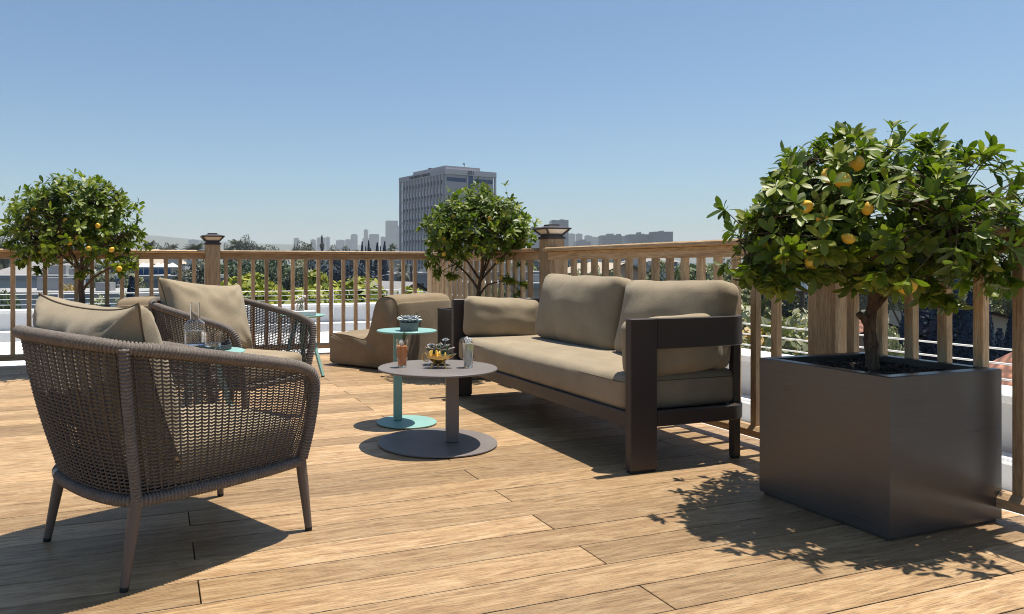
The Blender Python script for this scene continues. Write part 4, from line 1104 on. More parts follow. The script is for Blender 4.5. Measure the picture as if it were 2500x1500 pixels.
def crown_mb(kind, seed, N=2600, s=.3):
    """crown of a ten metre tree, foot at the origin"""
    rr = random.Random(seed); m = MB(); limbs = []
    if kind in ("broad", "open", "bush"):
        blobs = []; nb = {"broad": 26, "open": 24, "bush": 46}[kind]
        for k in range(nb):
            a = rr.uniform(0, 6.28); u = rr.uniform(-.55, 1); cu = math.sqrt(1 - u * u); f_ = rr.uniform(.45, 1.0)
            if kind == "broad": c = Vector((3.0 * cu * math.cos(a) * f_, 3.0 * cu * math.sin(a) * f_, 6.6 + 2.6 * u * f_)); r = rr.uniform(.8, 1.45)
            elif kind == "open": c = Vector((2.7 * cu * math.cos(a) * f_, 2.7 * cu * math.sin(a) * f_, 6.3 + 3.2 * u * f_)); r = rr.uniform(.45, 1.05)
            else: c = Vector((3.4 * cu * math.cos(a) * f_, 3.4 * cu * math.sin(a) * f_, 6.0 + 3.4 * u * f_)); r = rr.uniform(.55, .95)
            blobs.append((c, r)); limbs.append(c)
        for k in range(N):
            c, r = blobs[rr.randrange(nb)]; d = Vector((rr.gauss(0, 1), rr.gauss(0, 1), rr.gauss(0, 1) + .25)).normalized()
            p = c + d * r * rr.uniform(.55, 1.0) ** .6 * Vector((1, 1, .8)).length / 1.6
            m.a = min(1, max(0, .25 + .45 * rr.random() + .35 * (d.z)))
            card(m, p, (d + Vector((rr.uniform(-.7, .7), rr.uniform(-.7, .7), rr.uniform(-.5, .7)))).normalized(), s * rr.uniform(.6, 1.4), rr)
    elif kind == "cypress":
        for k in range(N):
            t = rr.random() ** .8; z = .3 + 9.7 * t; R0 = .95 * (1 - t) ** .62 * (1 if t > .08 else .5 + 6 * t) * (1 + .18 * noise.noise(Vector((math.sin(seed) * 5, z * 1.1, 0))))
            a = rr.uniform(0, 6.28); r = R0 * rr.uniform(.75, 1.04) * (1 + .15 * noise.noise(Vector((math.cos(a) * 1.5, math.sin(a) * 1.5, z * .8 + seed))))
            d = Vector((math.cos(a), math.sin(a), .25)); m.a = rr.random() * .8; card(m, Vector((math.cos(a) * r, math.sin(a) * r, z)), (d + Vector((rr.uniform(-.5, .5), rr.uniform(-.5, .5), rr.uniform(-.2, .3)))).normalized(), s * rr.uniform(.6, 1.3), rr, .5)
    elif kind == "conifer":
        for k in range(N):
            t = rr.random() ** .75; z = 1.2 + 8.8 * t; tier = .75 + .35 * math.sin(z * 4.2 + seed); R0 = 2.5 * (1 - t) ** .8 * tier
            a = rr.uniform(0, 6.28); r = R0 * rr.uniform(.35, 1) * (1 + .35 * noise.noise(Vector((math.cos(a) * 2, math.sin(a) * 2, z + seed))))
            m.a = rr.random() * .8; card(m, Vector((math.cos(a) * r, math.sin(a) * r, z - .25 * r)), Vector((math.cos(a) * .6 + rr.uniform(-.4, .4), math.sin(a) * .6 + rr.uniform(-.4, .4), .8)).normalized(), s * rr.uniform(.6, 1.4), rr)
    elif kind == "palm":
        for k in range(34):
            a = rr.uniform(0, 6.28); e = rr.uniform(-.7, 1.2); L = rr.uniform(1.7, 2.4); d = Vector((math.cos(a) * math.cos(e), math.sin(a) * math.cos(e), math.sin(e)))
            prev = None; sd_ = Vector((-math.sin(a), math.cos(a), 0)); m.a = rr.random()
            pts = [Vector((0, 0, 9.0)) + d * (L * t) - Vector((0, 0, 1)) * (1.1 * t * t * (1.2 - e * .4)) for t in (0, .2, .4, .6, .8, 1)]
            for i in range(5):
                for q in range(5):
                    p = pts[i].lerp(pts[i + 1], q / 5)
                    for sg in (-1, 1):
                        w2 = .75 * math.sin(math.pi * min(1, (i + q / 5) / 5 * .9 + .12)) ** .6
                        tip = p + sd_ * sg * w2 * .8 + (pts[i + 1] - pts[i]) * .6 - Vector((0, 0, .3 * w2))
                        m.add([p, p + (pts[i + 1] - pts[i]) * .22, tip], [(0, 1, 2)])
    return m, limbs
TREE_MESH = {}
def get_tree_mesh(kind, col, seed, N, s):
    key = (kind, col, seed)
    if key not in TREE_MESH:
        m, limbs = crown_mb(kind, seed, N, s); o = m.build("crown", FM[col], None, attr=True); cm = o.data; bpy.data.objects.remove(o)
        t = MB()
        if kind == "palm": t.sweep([(0, 0, 0), (.12, 0, 3), (.05, .1, 6), (0, 0, 9.05)], [.28, .2, .17, .2], 8); tb = M_pbark
        else:
            h = {"cypress": .6, "conifer": 8.5}.get(kind, 5.2); t.sweep([(0, 0, 0), (.05, .03, h * .5), (0, 0, h)], [.3, .22, .12 if h > 1 else .2], 8); tb = M_tbark
            rr = random.Random(seed)
            for c in limbs[:9]: t.sweep(catmull([(0, 0, 2.6), (c.x * .45, c.y * .45, 3.8 + c.z * .12), c], 4), [.15 * (1 - .08 * i) for i in range(9)], 5)
        o = t.build("trunk", tb, None, smooth=True); tmh = o.data; bpy.data.objects.remove(o)
        TREE_MESH[key] = (cm, tmh, max(v.co.z for v in cm.vertices))
    return TREE_MESH[key]
def tree(kind, col, px, t, ytop, label, group=None, wid=1.0, seed=1, name=None, N=2600, s=.3, zb=GZ):
    """a tree at distance t in direction px whose top reaches the height seen at row ytop"""
    ztop = zat(ytop, t); H = max(2.0, ztop - zb); x, y = at(px, t)
    cm, tmh, zmx = get_tree_mesh(kind, col, seed, N, s)
    nm = name or {"palm": "palm_tree", "cypress": "cypress_tree", "conifer": "conifer_tree", "bush": "bushy_tree"}.get(kind, "broadleaf_tree")
    root = empty(nm, (x, y, zb), (px * 7.3) % 6.28, label, "tree", group); k = H / zmx; root.scale = (k * wid, k * wid, k)
    for n_, me in (("trunk", tmh), ("crown", cm)):
        o = bpy.data.objects.new(n_, me); C.objects.link(o); o.parent = root
    return root
# yellow-green bushes behind the white cable railing
bushes = [(575, 27, 692, 1.0), (628, 26, 674, .8), (668, 28, 664, .75), (707, 27, 656, .65), (748, 28, 680, .8), (795, 27, 674, .95), (838, 26, 690, .8), (880, 28, 684, .85), (924, 27, 698, .8), (600, 25, 700, .9), (728, 24, 700, .9), (772, 24, 704, .9), (858, 24, 702, .9)]
bl = ["yellow green bush right beside the capped post and far armchair", "yellow green bush left of the two tallest ones", "tall yellow green bush with a stepped top", "tallest yellow green bush, just left of a grey cypress",
      "yellow green bush behind the white flower vase", "yellow green bush behind the tripod table's right edge", "yellow green bush behind the cable railing post", "yellow green bush just left of the pair of dark cypresses", "yellow green bush at the right end of the row", "low yellow green bush in front, left of the stepped one", "low yellow green bush in front of the tallest one", "low yellow green bush in front, left of the vase's right side balusters", "low yellow green bush in front, near the cable railing post"]
for i, (px, t, y, wd) in enumerate(bushes):
    tree("bush", "yellow", px, t, y, bl[i], "yellow green bushes in a row", wd * 1.15, seed=1 + i % 3, N=15000, s=.26)
tree("open", "cream", 872, 40, 668, "pale flowering tree above the bush row, left of the dark cypresses", None, .45, 11, N=5200, s=.26)
tree("open", "grey", 722, 60, 640, "grey feathery tree behind the tallest yellow green bush", None, .6, 12, N=5200, s=.26)
tree("open", "cream", 750, 75, 628, "pale feathery tree left of the dark blue tree mass", None, .5, 13, N=5200, s=.26)
tree("open", "cream", 1002, 34, 706, "small pale leafed tree right of the tiled gable roof", None, .5, 11, N=5200, s=.26)
# dark tree mass and slim cypresses
DT = ["first dark tree right of the capped post, far row", "dark tree over the gap beside the second baluster group", "dark tree behind the stepped yellow green bush", "dark blue tree right of the grey cypress, upper left of the mass", "dark blue tree in the middle of the tall mass right of the vase",
      "dark blue tree at the right end of the mass beside the slim cypresses", "nearer dark tree low beside the capped post's right side", "nearer dark tree low behind the left yellow green bushes", "nearer dark blue tree just right of the grey cypress", "dark tree directly behind the capped post"]
for i, (px, t, y, wd) in enumerate([(575, 95, 622, 1.0), (622, 90, 617, 1.1), (668, 100, 627, 1.0), (800, 85, 628, .95), (838, 90, 618, 1.0), (868, 80, 624, .9), (590, 70, 655, .9), (640, 65, 662, .9), (770, 80, 640, .8), (545, 80, 640, .8)]):
    tree("broad", "dark" if i in (0, 1, 2, 6, 7, 9) else "blue", px, t, y, DT[i], "dark trees beyond the yellow green bushes", wd * .85, seed=21 + i % 2, N=5600, s=.27)
CYL = ["leftmost slim dark cypress over the rail left of the tower", "second slim dark cypress from the left over the rail", "short cypress squeezed between the two leftmost slim ones", "tall slim cypress left of the rightmost pair near the tower", "thin short cypress between the two tall ones nearest the tower", "rightmost slim dark cypress over the rail, nearest the tower", "short thin cypress alone between the two cypress pairs"]
for i, (px, y, wd) in enumerate([(884, 588, .55), (900, 586, .6), (893, 600, .5), (921, 591, .8), (929, 600, .45), (939, 588, .75), (905, 604, .5)]):
    tree("cypress", "blue", px, 125, y, CYL[i], "slim dark cypresses left of the tower", wd, seed=31, N=3800, s=.24)
tree("cypress", "grey", 735, 150, 612, "broad grey cypress seen through the balusters behind the vase", None, 1.5, 32, N=3800, s=.24)
tree("cypress", "blue", 718, 260, 594, "thin black cypress poking above the left rail", None, .35, 31, N=3800, s=.24)
# trees showing above the left rail
tops = [("palm", "grey", 368, 300, 586, 1.0, "palm tree with a swept crown above the rail beside the left lemon tree"), ("broad", "grey", 389, 330, 592, .5, "small round tree above the rail right of the swept palm"),
        ("broad", "grey", 409, 320, 591, .45, "narrow round tree above the rail, midway to the capped post"), ("palm", "grey", 424, 340, 593, .9, "small palm above the rail, midway to the capped post"),
        ("palm", "grey", 479, 260, 592, 1.5, "wide palm above the rail just left of the capped post"), ("palm", "grey", 576, 300, 584, 1.35, "wide palm above the rail left of the tallest tree"),
        ("broad", "grey", 596, 300, 571, .48, "tallest round headed tree above the rail right of the capped post"), ("broad", "grey", 623, 310, 586, .5, "lower round tree just right of the tallest one above the rail"),
        ("broad", "grey", 556, 310, 592, .4, "low tree above the rail immediately right of the capped post"), ("broad", "grey", 667, 320, 597, 1.0, "flat wide tree above the rail between two tall trees"),
        ("broad", "grey", 741, 300, 587, .75, "broad dark tree above the rail beside the thin black cypress"), ("palm", "grey", 757, 330, 591, .6, "small palm above the rail between the broad tree and the conifer"),
        ("conifer", "grey", 786, 260, 574, .62, "tall pointed conifer above the rail in front of pale blocks"), ("broad", "grey", 812, 300, 596, .5, "low tree above the rail right of the pointed conifer"),
        ("broad", "grey", 850, 320, 598, .8, "low wide tree above the rail left of the slim cypresses"), ("palm", "grey", 958, 260, 594, .8, "palm above the rail just left of the tower"), ("palm", "grey", 15, 110, 582, .8, "palm tree at the far left edge behind the railing"),
        ("broad", "grey", 20, 320, 580, .7, "round tree above the rail at the far left edge")]
for k_, col, px, t, y, wd, lb in tops: tree(k_, col, px, t, y, lb, "trees rising above the left rail", wd, seed=41 if k_ != "broad" else 42, N=2600, s=.36)
# left middle distance
mids = [("open", "orange", 168, 48, 688, .55, "orange tinged tree right of the long white building"), ("broad", "blue", 232, 70, 650, .8, "dark blue green tree behind the left lemon tree's trunk"), ("open", "olive", 290, 60, 655, .8, "grey green tree right of the left lemon tree's trunk"),
        ("open", "cream", 262, 40, 712, .6, "pale bush low behind the left planter"), ("broad", "mid", 60, 130, 632, 1.0, "green tree behind the long white building's roof"), ("broad", "grey", 130, 140, 628, 1.1, "grey green tree behind the hipped roof on the left"),
        ("broad", "grey", 200, 150, 628, 1.1, "grey green tree above the orange tinged tree"), ("broad", "grey", 320, 150, 634, .9, "grey green tree left of the umbrella terrace"), ("cypress", "blue", 322, 40, 672, 1.0, "dark conical tree left of the terrace building"),
        ("open", "mid", 8, 34, 700, .35, "small leafy tree at the far left edge by the white house"), ("broad", "mid", 402, 110, 632, .5, "light green tree on the terrace roof"), ("open", "grey", 470, 60, 632, .8, "bare branched tree just left of the capped post"),
        ("broad", "dark", 492, 55, 690, .6, "dark tree at the foot of the capped post")]
for k_, col, px, t, y, wd, lb in mids: tree(k_, col, px, t, y, lb, None, wd, seed=51, N=5600, s=.26)
# right side seen through the sofa and planter railings
rts = [("open", "cream", 1425, 50, 648, .55, "pale leafed tree above the sofa's left back cushion"), ("open", "olive", 1468, 46, 655, .5, "olive tree above the middle of the sofa"), ("open", "olive", 1638, 44, 630, .55, "tall olive tree above the sofa's right cushion"),
       ("broad", "olive", 1690, 52, 645, .6, "round olive tree right of the tall one above the sofa"), ("cypress", "blue", 1712, 56, 632, 1.5, "dark blue green conifer above the sofa's right end"), ("broad", "olive", 1760, 50, 652, .6, "round olive tree above the sofa's right corner"),
       ("open", "olive", 1830, 34, 640, .8, "olive tree right of the sofa behind the balusters"), ("open", "grey", 1865, 40, 650, .9, "grey olive tree left of the utility pole"), ("open", "cream", 1890, 24, 735, .8, "yellowish shrub right of the sofa's arm"),
       ("open", "orange", 1945, 22, 800, .9, "orange toned shrub beside the wide wooden post"), ("broad", "blue", 1950, 60, 672, .7, "dark tree behind the utility pole"), ("open", "olive", 1800, 20, 800, .8, "olive shrub low behind the sofa's arm"),
       ("broad", "dark", 1880, 70, 640, .8, "dark tree behind the grey olive tree"), ("open", "cream", 2190, 24, 790, .3, "pale vine covered shrub right of the lemon tree trunk"), ("open", "olive", 2230, 75, 640, .9, "olive tree behind the right lemon tree"),
       ("open", "cream", 2350, 48, 690, .4, "pale shrub between two dark cypresses on the right"), ("open", "olive", 2470, 60, 660, .9, "olive tree at the far right edge"), ("broad", "grey", 2380, 90, 628, 1.0, "grey green tree on the slope at the right"),
       ("broad", "grey", 2500, 100, 622, 1.1, "grey green tree at the right edge below the rail"), ("broad", "dark", 1580, 110, 632, .8, "dark tree behind the cream houses above the sofa"), ("broad", "grey", 1500, 120, 630, .8, "grey tree behind the sofa's middle"),
       ("broad", "grey", 1400, 120, 634, .8, "grey tree right of the capped corner post"), ("open", "mid", 1130, 30, 690, .8, "leafy green shrub behind the middle lemon tree's trunk"), ("open", "mid", 1195, 32, 720, .6, "leafy shrub right of the middle lemon tree's trunk"), ("broad", "grey", 1290, 110, 630, .9, "grey tree left of the capped post behind the sofa"),
       ("open", "mid", 1440, 30, 668, .5, "bright green shrub over the sofa's left cushion"), ("broad", "grey", 2080, 100, 640, 1.0, "grey tree behind the large lemon tree's trunk"), ("broad", "grey", 1790, 110, 628, 1.0, "grey tree above the sofa's corner, far behind")]
for k_, col, px, t, y, wd, lb in rts: tree(k_, col, px, t, y, lb, None, wd, seed=51, N=5600, s=.26)
for i, (px, t, y, wd, lb) in enumerate([(2215, 30, 745, 1.3, "short dark cypress right of the lemon tree trunk"), (2262, 34, 690, 1.6, "broad dark cypress left of the tallest one"), (2312, 33, 632, 1.55, "tallest dark cypress behind the right balusters"),
        (2372, 32, 705, 1.3, "dark cypress immediately right of the tallest one"), (2404, 27, 716, .95, "narrow pointed dark cypress near the right edge"), (2474, 25, 752, 1.0, "shortest pointed dark cypress at the far right"), (2440, 30, 800, 1.2, "low dark cypress between the two pointed ones")]):
    tree("cypress", "blue", px, t, y, lb, "dark cypresses behind the right railing", wd, seed=33 + i % 2, N=9000, s=.17)
tree("palm", "olive", 1880, 26, 752, "fan palm beside the sofa's metal arm", None, .9, 41, N=2600, s=.36)
tree("palm", "grey", 985, 110, 640, "palm in front of the tower's base", None, .7, 41, N=2600, s=.36)

# ---- buildings
def wall_mat(name, base): return plaster(name, base, .06, .4)
MW = {"white": wall_mat("wall_white", (.42, .42, .43)), "cream": wall_mat("wall_cream", (.40, .35, .28)), "grey": wall_mat("wall_grey", (.25, .25, .27)), "pink": wall_mat("wall_pink", (.50, .34, .26)), "pale": wall_mat("wall_pale", (.33, .34, .36))}
def tile_build(t, b):
    N = NB(t); v = N.coord("Object"); wv = N.n("ShaderNodeTexWave", wave_type='BANDS', bands_direction='Y'); N.l(v, wv.inputs[0]); wv.inputs["Scale"].default_value = 1.1
    w2 = N.n("ShaderNodeTexWave", wave_type='BANDS', bands_direction='X'); N.l(v, w2.inputs[0]); w2.inputs["Scale"].default_value = 1.1
    n = N.noise(v, 3, 3); c = N.ramp(n, [(.3, (.22, .085, .05)), (.7, (.42, .19, .12))]); f_ = N.math('MULTIPLY', wv.outputs["Fac"], w2.outputs["Fac"])
    N.l(N.mix(1.0, c, N.ramp(f_, [(0, .45), (.5, 1.1)]), 'MULTIPLY'), b.inputs["Base Color"]); N.l(N.bump(f_, .8, .05), b.inputs["Normal"])
MR = {"tile": mat("roof_tiles", (.35, .15, .09), .85, build=tile_build), "grey": plaster("roof_grey", (.26, .25, .25), .12, .5), "flat": plaster("roof_flat", (.30, .30, .30), .1, .5), "beige": plaster("roof_beige", (.40, .34, .27), .1, .5)}
M_win = mat("window_glass", (.03, .04, .05), .12, spec=.8); M_frame = mat("window_frame", (.5, .5, .5), .6)
def house(px, t, W, D, ztop, wall, roof, kind, label, yaw=0.0, win=(3, 1), rise=1.6, group=None, zb=GZ, name="house"):
    x, y = at(px, t); ang = -YAW + R(yaw); root = empty(name, (x, y, zb), ang, label, "building", group); h = ztop - zb
    m = MB(); m.box(-W / 2, W / 2, 0, D, 0, h); m.build("wall", MW[wall], root)
    m = MB(); e = .5
    if kind == "flat":
        m.box(-W / 2 - .15, W / 2 + .15, -.15, D + .15, h + .003, h + .35)
        m.box(-W * .1, W * .12, D * .4, D * .55, h + .351, h + 1.2); m.box(W * .25, W * .33, D * .3, D * .4, h + .351, h + .9)
    elif kind == "hip":
        vs = [(-W / 2 - e, -e, h + .003), (W / 2 + e, -e, h + .003), (W / 2 + e, D + e, h + .003), (-W / 2 - e, D + e, h + .003)]
        k = min(W, D) / 2 * .9; a = (-W / 2 + k, D / 2, h + rise); b = (W / 2 - k, D / 2, h + rise); m.add(vs + [a, b], [(0, 1, 5, 4), (1, 2, 5), (2, 3, 4, 5), (3, 0, 4), (3, 2, 1, 0)])
    else:  # gable, ridge along depth
        vs = [(-W / 2 - e, -e, h), (W / 2 + e, -e, h), (W / 2 + e, D + e, h), (-W / 2 - e, D + e, h), (0, -e, h + rise), (0, D + e, h + rise)]
        m.add(vs, [(0, 3, 5, 4), (1, 4, 5, 2), (3, 2, 5), (0, 1, 2, 3)][:2]); m.add([(v[0], v[1], v[2] - .12) for v in vs], [(0, 4, 5, 3), (1, 2, 5, 4)])
        g = MB(); g.add([(-W / 2, 0, h), (W / 2, 0, h), (0, 0, h + rise - .15)], [(0, 1, 2)]); g.add([(-W / 2, .2, h), (W / 2, .2, h), (0, .2, h + rise - .15)], [(0, 2, 1)]); g.build("gable_wall", MW[wall], root)
    m.build("roof", MR[roof], root)
    nx, nzr = win
    for j in range(nzr):
        zc = h - 1.9 - 3.1 * j
        if zc < 1: break
        for i in range(nx):
            xc = -W / 2 + W * (i + .5) / nx; ww, wh = min(1.1, W / nx * .5), 1.2
            f_ = MB(); f_.box(xc - ww / 2 - .07, xc + ww / 2 + .07, -.06, .0, zc - wh / 2 - .07, zc + wh / 2 + .07); o = f_.build("window", M_frame, root)
            g = MB(); g.box(xc - ww / 2, xc + ww / 2, -.08, -.061, zc - wh / 2, zc + wh / 2); g.build("pane", M_win, o)
    return root
house(55, 62, 7.4, 14, zat(683, 62), "white", "flat", "flat", "long pale building with a flat roof at the far left behind the railing", 0, (1, 1))
house(70, 45, 12, 8, zat(728, 45), "white", "flat", "flat", "low white house with dark windows behind the foreground pillow", 0, (5, 1))
house(62, 85, 9, 8, zat(676, 85), "grey", "grey", "hip", "grey hipped roof above the long pale building", 10, (3, 1), 1.8)
house(110, 78, 7, 8, zat(680, 78), "pale", "grey", "hip", "second grey hipped roof right of the first, behind the pale building", -8, (2, 1), 1.6)
house(358, 90, 5.5, 6, zat(645, 90), "cream", "beige", "hip", "beige pyramid roof above the umbrella terrace", 0, (2, 1), 1.9)
house(395, 66, 6.2, 10, zat(683, 66), "grey", "flat", "flat", "grey terrace building beneath the folded umbrellas", 0, (2, 1))
tb = house(400, 78, 7.6, 5, zat(656, 78), "pale", "flat", "flat", "pale building with a deep blue awning behind the umbrellas", 0, (1, 1))
x, y = at(400, 76); o = MB(); o.box(-3.7, 3.7, 0, 1.2, 0, .95); o = o.build("awning", mat("awning_blue", (.03, .08, .17), .8), tb); o.location = (0, -1.35, zat(657, 76) - GZ - 1.0)
M_umb = mat("umbrella_cloth", (.62, .57, .52), .8)
for i, (px, w_) in enumerate(((350, 1.3), (364, 1.5), (386, 1.1), (402, 1.8), (421, 1.3))):
    x, y = at(px, 70); um = empty("umbrella", (x, y, zat(683, 66) + .36), i * .4, ["leftmost pale umbrella below the blue awning", "second umbrella from the left below the blue awning", "small middle umbrella below the blue awning", "largest pale umbrella below the blue awning", "rightmost pale umbrella below the blue awning"][i], "umbrella", "umbrellas on the terrace")
    m = MB(); m.lathe([(.03, 0), (.03, 1.15)], 6); m.build("pole", M_frame, um)
    m = MB(); m.lathe([(w_ * .5, .75), (w_ * .27, .98), (.02, 1.18)], 8, cap0=False); m.build("canopy", M_umb, um)
house(1003, 40, 1.9, 4.5, zat(722, 40), "cream", "grey", "gable", "small gabled house with ribbed roof behind the lounge chair", 35, (1, 1), .75)
house(975, 150, 16, 12, zat(668, 150), "pale", "flat", "flat", "wide pale low building at the foot of the tower", 0, (6, 2))
house(930, 170, 10, 12, zat(640, 170), "cream", "flat", "flat", "cream block between the slim cypresses and the tower", 0, (4, 2))
house(1050, 120, 12, 10, zat(672, 120), "grey", "flat", "flat", "grey low building right of the tower's base, behind the corner post", 0, (4, 1))
house(1230, 80, 10, 10, zat(672, 80), "pale", "flat", "flat", "pale flat roofed building right of the middle lemon tree", 5, (4, 1))
house(1270, 48, 6, 8, zat(705, 48), "cream", "flat", "flat", "cream low roof behind the middle lemon tree's hanging branch", 5, (3, 1))
house(1365, 130, 9, 9, zat(640, 130), "grey", "flat", "flat", "grey block right of the capped corner post", 0, (4, 1))
house(1522, 75, 5, 8, zat(668, 75), "pink", "beige", "gable", "small beige gabled house above the sofa", 20, (2, 1), 1.1)
house(1566, 90, 6, 9, zat(655, 90), "white", "flat", "flat", "white house with dark windows above the sofa's right half", -5, (3, 2))
house(1566, 160, 8, 9, zat(626, 160), "pale", "grey", "hip", "pale distant house high above the sofa", 0, (4, 1), 1.5)
house(1605, 110, 6, 8, zat(640, 110), "grey", "grey", "hip", "grey house right of the white one above the sofa", 0, (2, 1), 1.4)
house(2165, 34, 2.2, 5, zat(822, 34), "pink", "tile", "gable", "pink house with a red tiled roof right of the trunk", -20, (1, 1), .65)
house(2392, 40, 3.5, 7, zat(785, 40), "cream", "tile", "gable", "cream house with red tiles between the right cypresses", -25, (1, 1), .7)
house(2610, 17, 2.6, 3.5, zat(950, 17), "white", "tile", "hip", "white house whose red tiled roof shows at the right edge", -41, (2, 1), 1.3)
house(2330, 120, 10, 9, zat(634, 120), "cream", "beige", "hip", "cream hillside house far behind the right cypresses", 0, (3, 1), 1.5)
# utility pole
x, y = at(1958, 36); up = empty("utility_pole", (x, y, GZ), 0, "wooden utility pole with a white transformer left of the wide post", "utility pole")
hz = zat(688, 36) - GZ
m = MB(); m.sweep([(0, 0, 0), (0, 0, hz)], [.16, .11], 8); m.build("pole", M_tbark, up)
m = MB(); m.box(-.8, .8, -.06, .06, hz - .62, hz - .48); m.build("cross_arm", M_tbark, up)
m = MB(); m.lathe([(.20, hz - .45), (.22, hz - .42), (.22, hz + .12), (.16, hz + .2), (.02, hz + .26)], 14, -.2, -.25); m.build("transformer", M_white, up)
x, y = at(1004, 90); up = empty("utility_pole", (x, y, GZ), 0, "thin dark utility pole in front of the tower's base", "utility pole")
hz = zat(650, 90) - GZ
m = MB(); m.sweep([(0, 0, 0), (0, 0, hz)], [.16, .12], 6); m.build("pole", M_tbark, up)
m = MB(); m.box(-1, 1, -.06, .06, hz - .8, hz - .66); m.build("cross_arm", M_tbark, up)
xa, ya = at(-60, 85); xb, yb = at(1004, 90); m = MB(); za = zat(655, 85)
pts = [Vector((xa, ya, za)).lerp(Vector((xb, yb, GZ + hz - .6)), k / 20) - Vector((0, 0, 2.2 * (1 - (k / 10 - 1) ** 2))) for k in range(21)]
m.sweep(pts, .03, 4); o = m.build("power_line", M_frame); tag(o, "pale overhead cable crossing in front of the dark trees", "cable")

# ---- the tower
Kx, Ky = at(1087, 285); nn_ = math.hypot(1095, 1794)
dRl, dRd = 1794 / nn_, 1095 / nn_; wx, wy = dRl * c_ + dRd * s_, -dRl * s_ + dRd * c_
tw = empty("office_tower", (Kx, Ky, GZ), math.atan2(wy, wx), "tall grey office tower with the number 321 near its roof", "tower")
MT = plaster("tower_concrete", (.46, .43, .46), .05, .1); MTb = mat("tower_blue_panel", (.035, .07, .16), .5); MTd = mat("tower_dark_letters", (.012, .012, .02), .6)
LL_, LR_ = 36.85, 24.67; zB, zTp = 36.3 - GZ, 38.45 - GZ
m = MB(); m.box(.35, 23.2, .35, 34.0, 0, zB + .1); m.build("wall", MT, tw)
m = MB(); m.box(-.05, LR_, -.05, LL_, zB + .101, zTp); m.build("parapet_band", MT, tw)
m = MB(); m.box(.5, 16.9, .5, 25.6, zTp + .002, zTp + 1.25); o = m.build("penthouse", MT, tw)
m = MB(); m.sweep([(9.5, .9, zTp + 1.25), (9.5, .9, zTp + 2.3)], .12, 6); m.box(8.9, 9.7, .7, 1.1, zTp + 2.3, zTp + 2.7); m.build("antenna", MTd, tw)
m = MB(); m.box(1.5, 2.6, 14, 15, zTp + 1.251, zTp + 1.9); m.build("roof_unit", MTd, tw)
NFL = 10; PITCH = 4.45
for (x0, x1, y0, y1) in ((0, .9, LL_ - .9, LL_ - .05), (LR_ - .8, LR_ - .05, 0, .8)):
    m = MB(); m.box(x0, x1, y0, y1, 0, zB + .1); m.build("corner_column", MT, tw)
for f_ in range(NFL):
    z = zB - PITCH * (f_ + 1)
    m = MB(); m.box(.0, .34, 1.2, LL_ - .951, z - .22, z + .0); m.box(.0, .34, 1.2, LL_ - .951, z + .28, z + .42); m.build("floor_ledge", MT, tw)
    m = MB(); m.box(.0, .33, 34.01, LL_ - .952, z + .5, z + .8); m.build("bridge", MT, tw)
nb = 13; y0_, y1_ = 1.6, 33.4; bw_ = (y1_ - y0_) / nb
for k in range(nb + 1):
    yy = y0_ + bw_ * k; m = MB(); m.box(-.12, .33, yy - .33, yy + .33, 0, zB + .1); m.build("pier", MT, tw)
M_curt = mat("window_blind", (.62, .62, .66), .7)
wcount = 0; rest = MB(); rest_d = MB()
for f_ in range(NFL):
    zt_ = zB - PITCH * f_ - .5; zb_ = zt_ - PITCH + 1.1
    for k in range(nb):
        yc = y0_ + bw_ * (k + .5); hw = bw_ / 2 - .42
        if f_ == 0: spec = [(yc - hw * .8, yc + hw * .8, zb_ + .2, zb_ + 1.9)]; bl_ = None
        else: spec = [(yc - hw, yc + hw, zb_, zt_)]; bl_ = (yc - hw * .15, yc + hw * .75, zb_ + 1.1, zt_ - .05)
        if wcount < 91:
            m = MB(); 
            for q in spec: m.box(.30, .345, q[0], q[1], q[2], q[3])
            o = m.build("window", M_win, tw)
            if bl_: m = MB(); m.box(.27, .299, bl_[0], bl_[1], bl_[2], bl_[3]); m.build("blind", M_curt, o)
        else:
            for q in spec: rest.box(.30, .345, q[0], q[1], q[2], q[3])
        wcount += 1
o = rest.build("window", M_win, tw); o["kind"] = "stuff"
# right face: blank wall with blue panels
m = MB(); m.box(.3, 23.21, .29, .349, 0, zB - .3); m.build("side_wall", plaster("tower_pink_concrete", (.46, .41, .43), .05, .1), tw)
m = MB(); m.box(.9, 9.9, .22, .289, zB - 2.6, zB - 1.05); m.build("blue_panel", MTb, tw)
m = MB(); m.box(14.1, 22.9, .22, .289, zB - 2.6, zB - 1.05); m.build("blue_panel", MTb, tw)
m = MB(); m.box(10.9, 13.2, .12, .289, 0, zB + .099); m.build("blue_panel", MTb, tw)
m = MB(); m.box(10.2, 10.899, .05, .289, 0, zB + .0995); m.box(13.201, 13.9, .05, .289, 0, zB + .0995); m.build("pier", MT, tw)
def text_mesh(s, size, name, mt, parent, M, ext=.06):
    cu = bpy.data.curves.new("txt", 'FONT'); cu.body = s; cu.size = size; cu.extrude = ext; cu.align_x = 'CENTER'; cu.offset = size * .03; cu.space_character = 1.12
    o = bpy.data.objects.new("txt", cu); C.objects.link(o); dg = bpy.context.evaluated_depsgraph_get(); me = bpy.data.meshes.new_from_object(o.evaluated_get(dg)); bpy.data.objects.remove(o)
    me.materials.clear(); me.materials.append(mt); n = bpy.data.objects.new(name, me); C.objects.link(n); n.parent = parent; n.matrix_local = M; return n
text_mesh("321", 1.95, "number_sign", MTd, tw, Matrix.Translation((12.05, -.12, zB + .62)) @ Matrix.Rotation(R(90), 4, 'X'), .05)
text_mesh("LARCHMONT MEDICAL", 1.42, "name_sign", MTd, tw, Matrix.Translation((-.12, 19.3, zB + .65)) @ Matrix.Rotation(R(-90), 4, 'Z') @ Matrix.Rotation(R(90), 4, 'X'), .05)

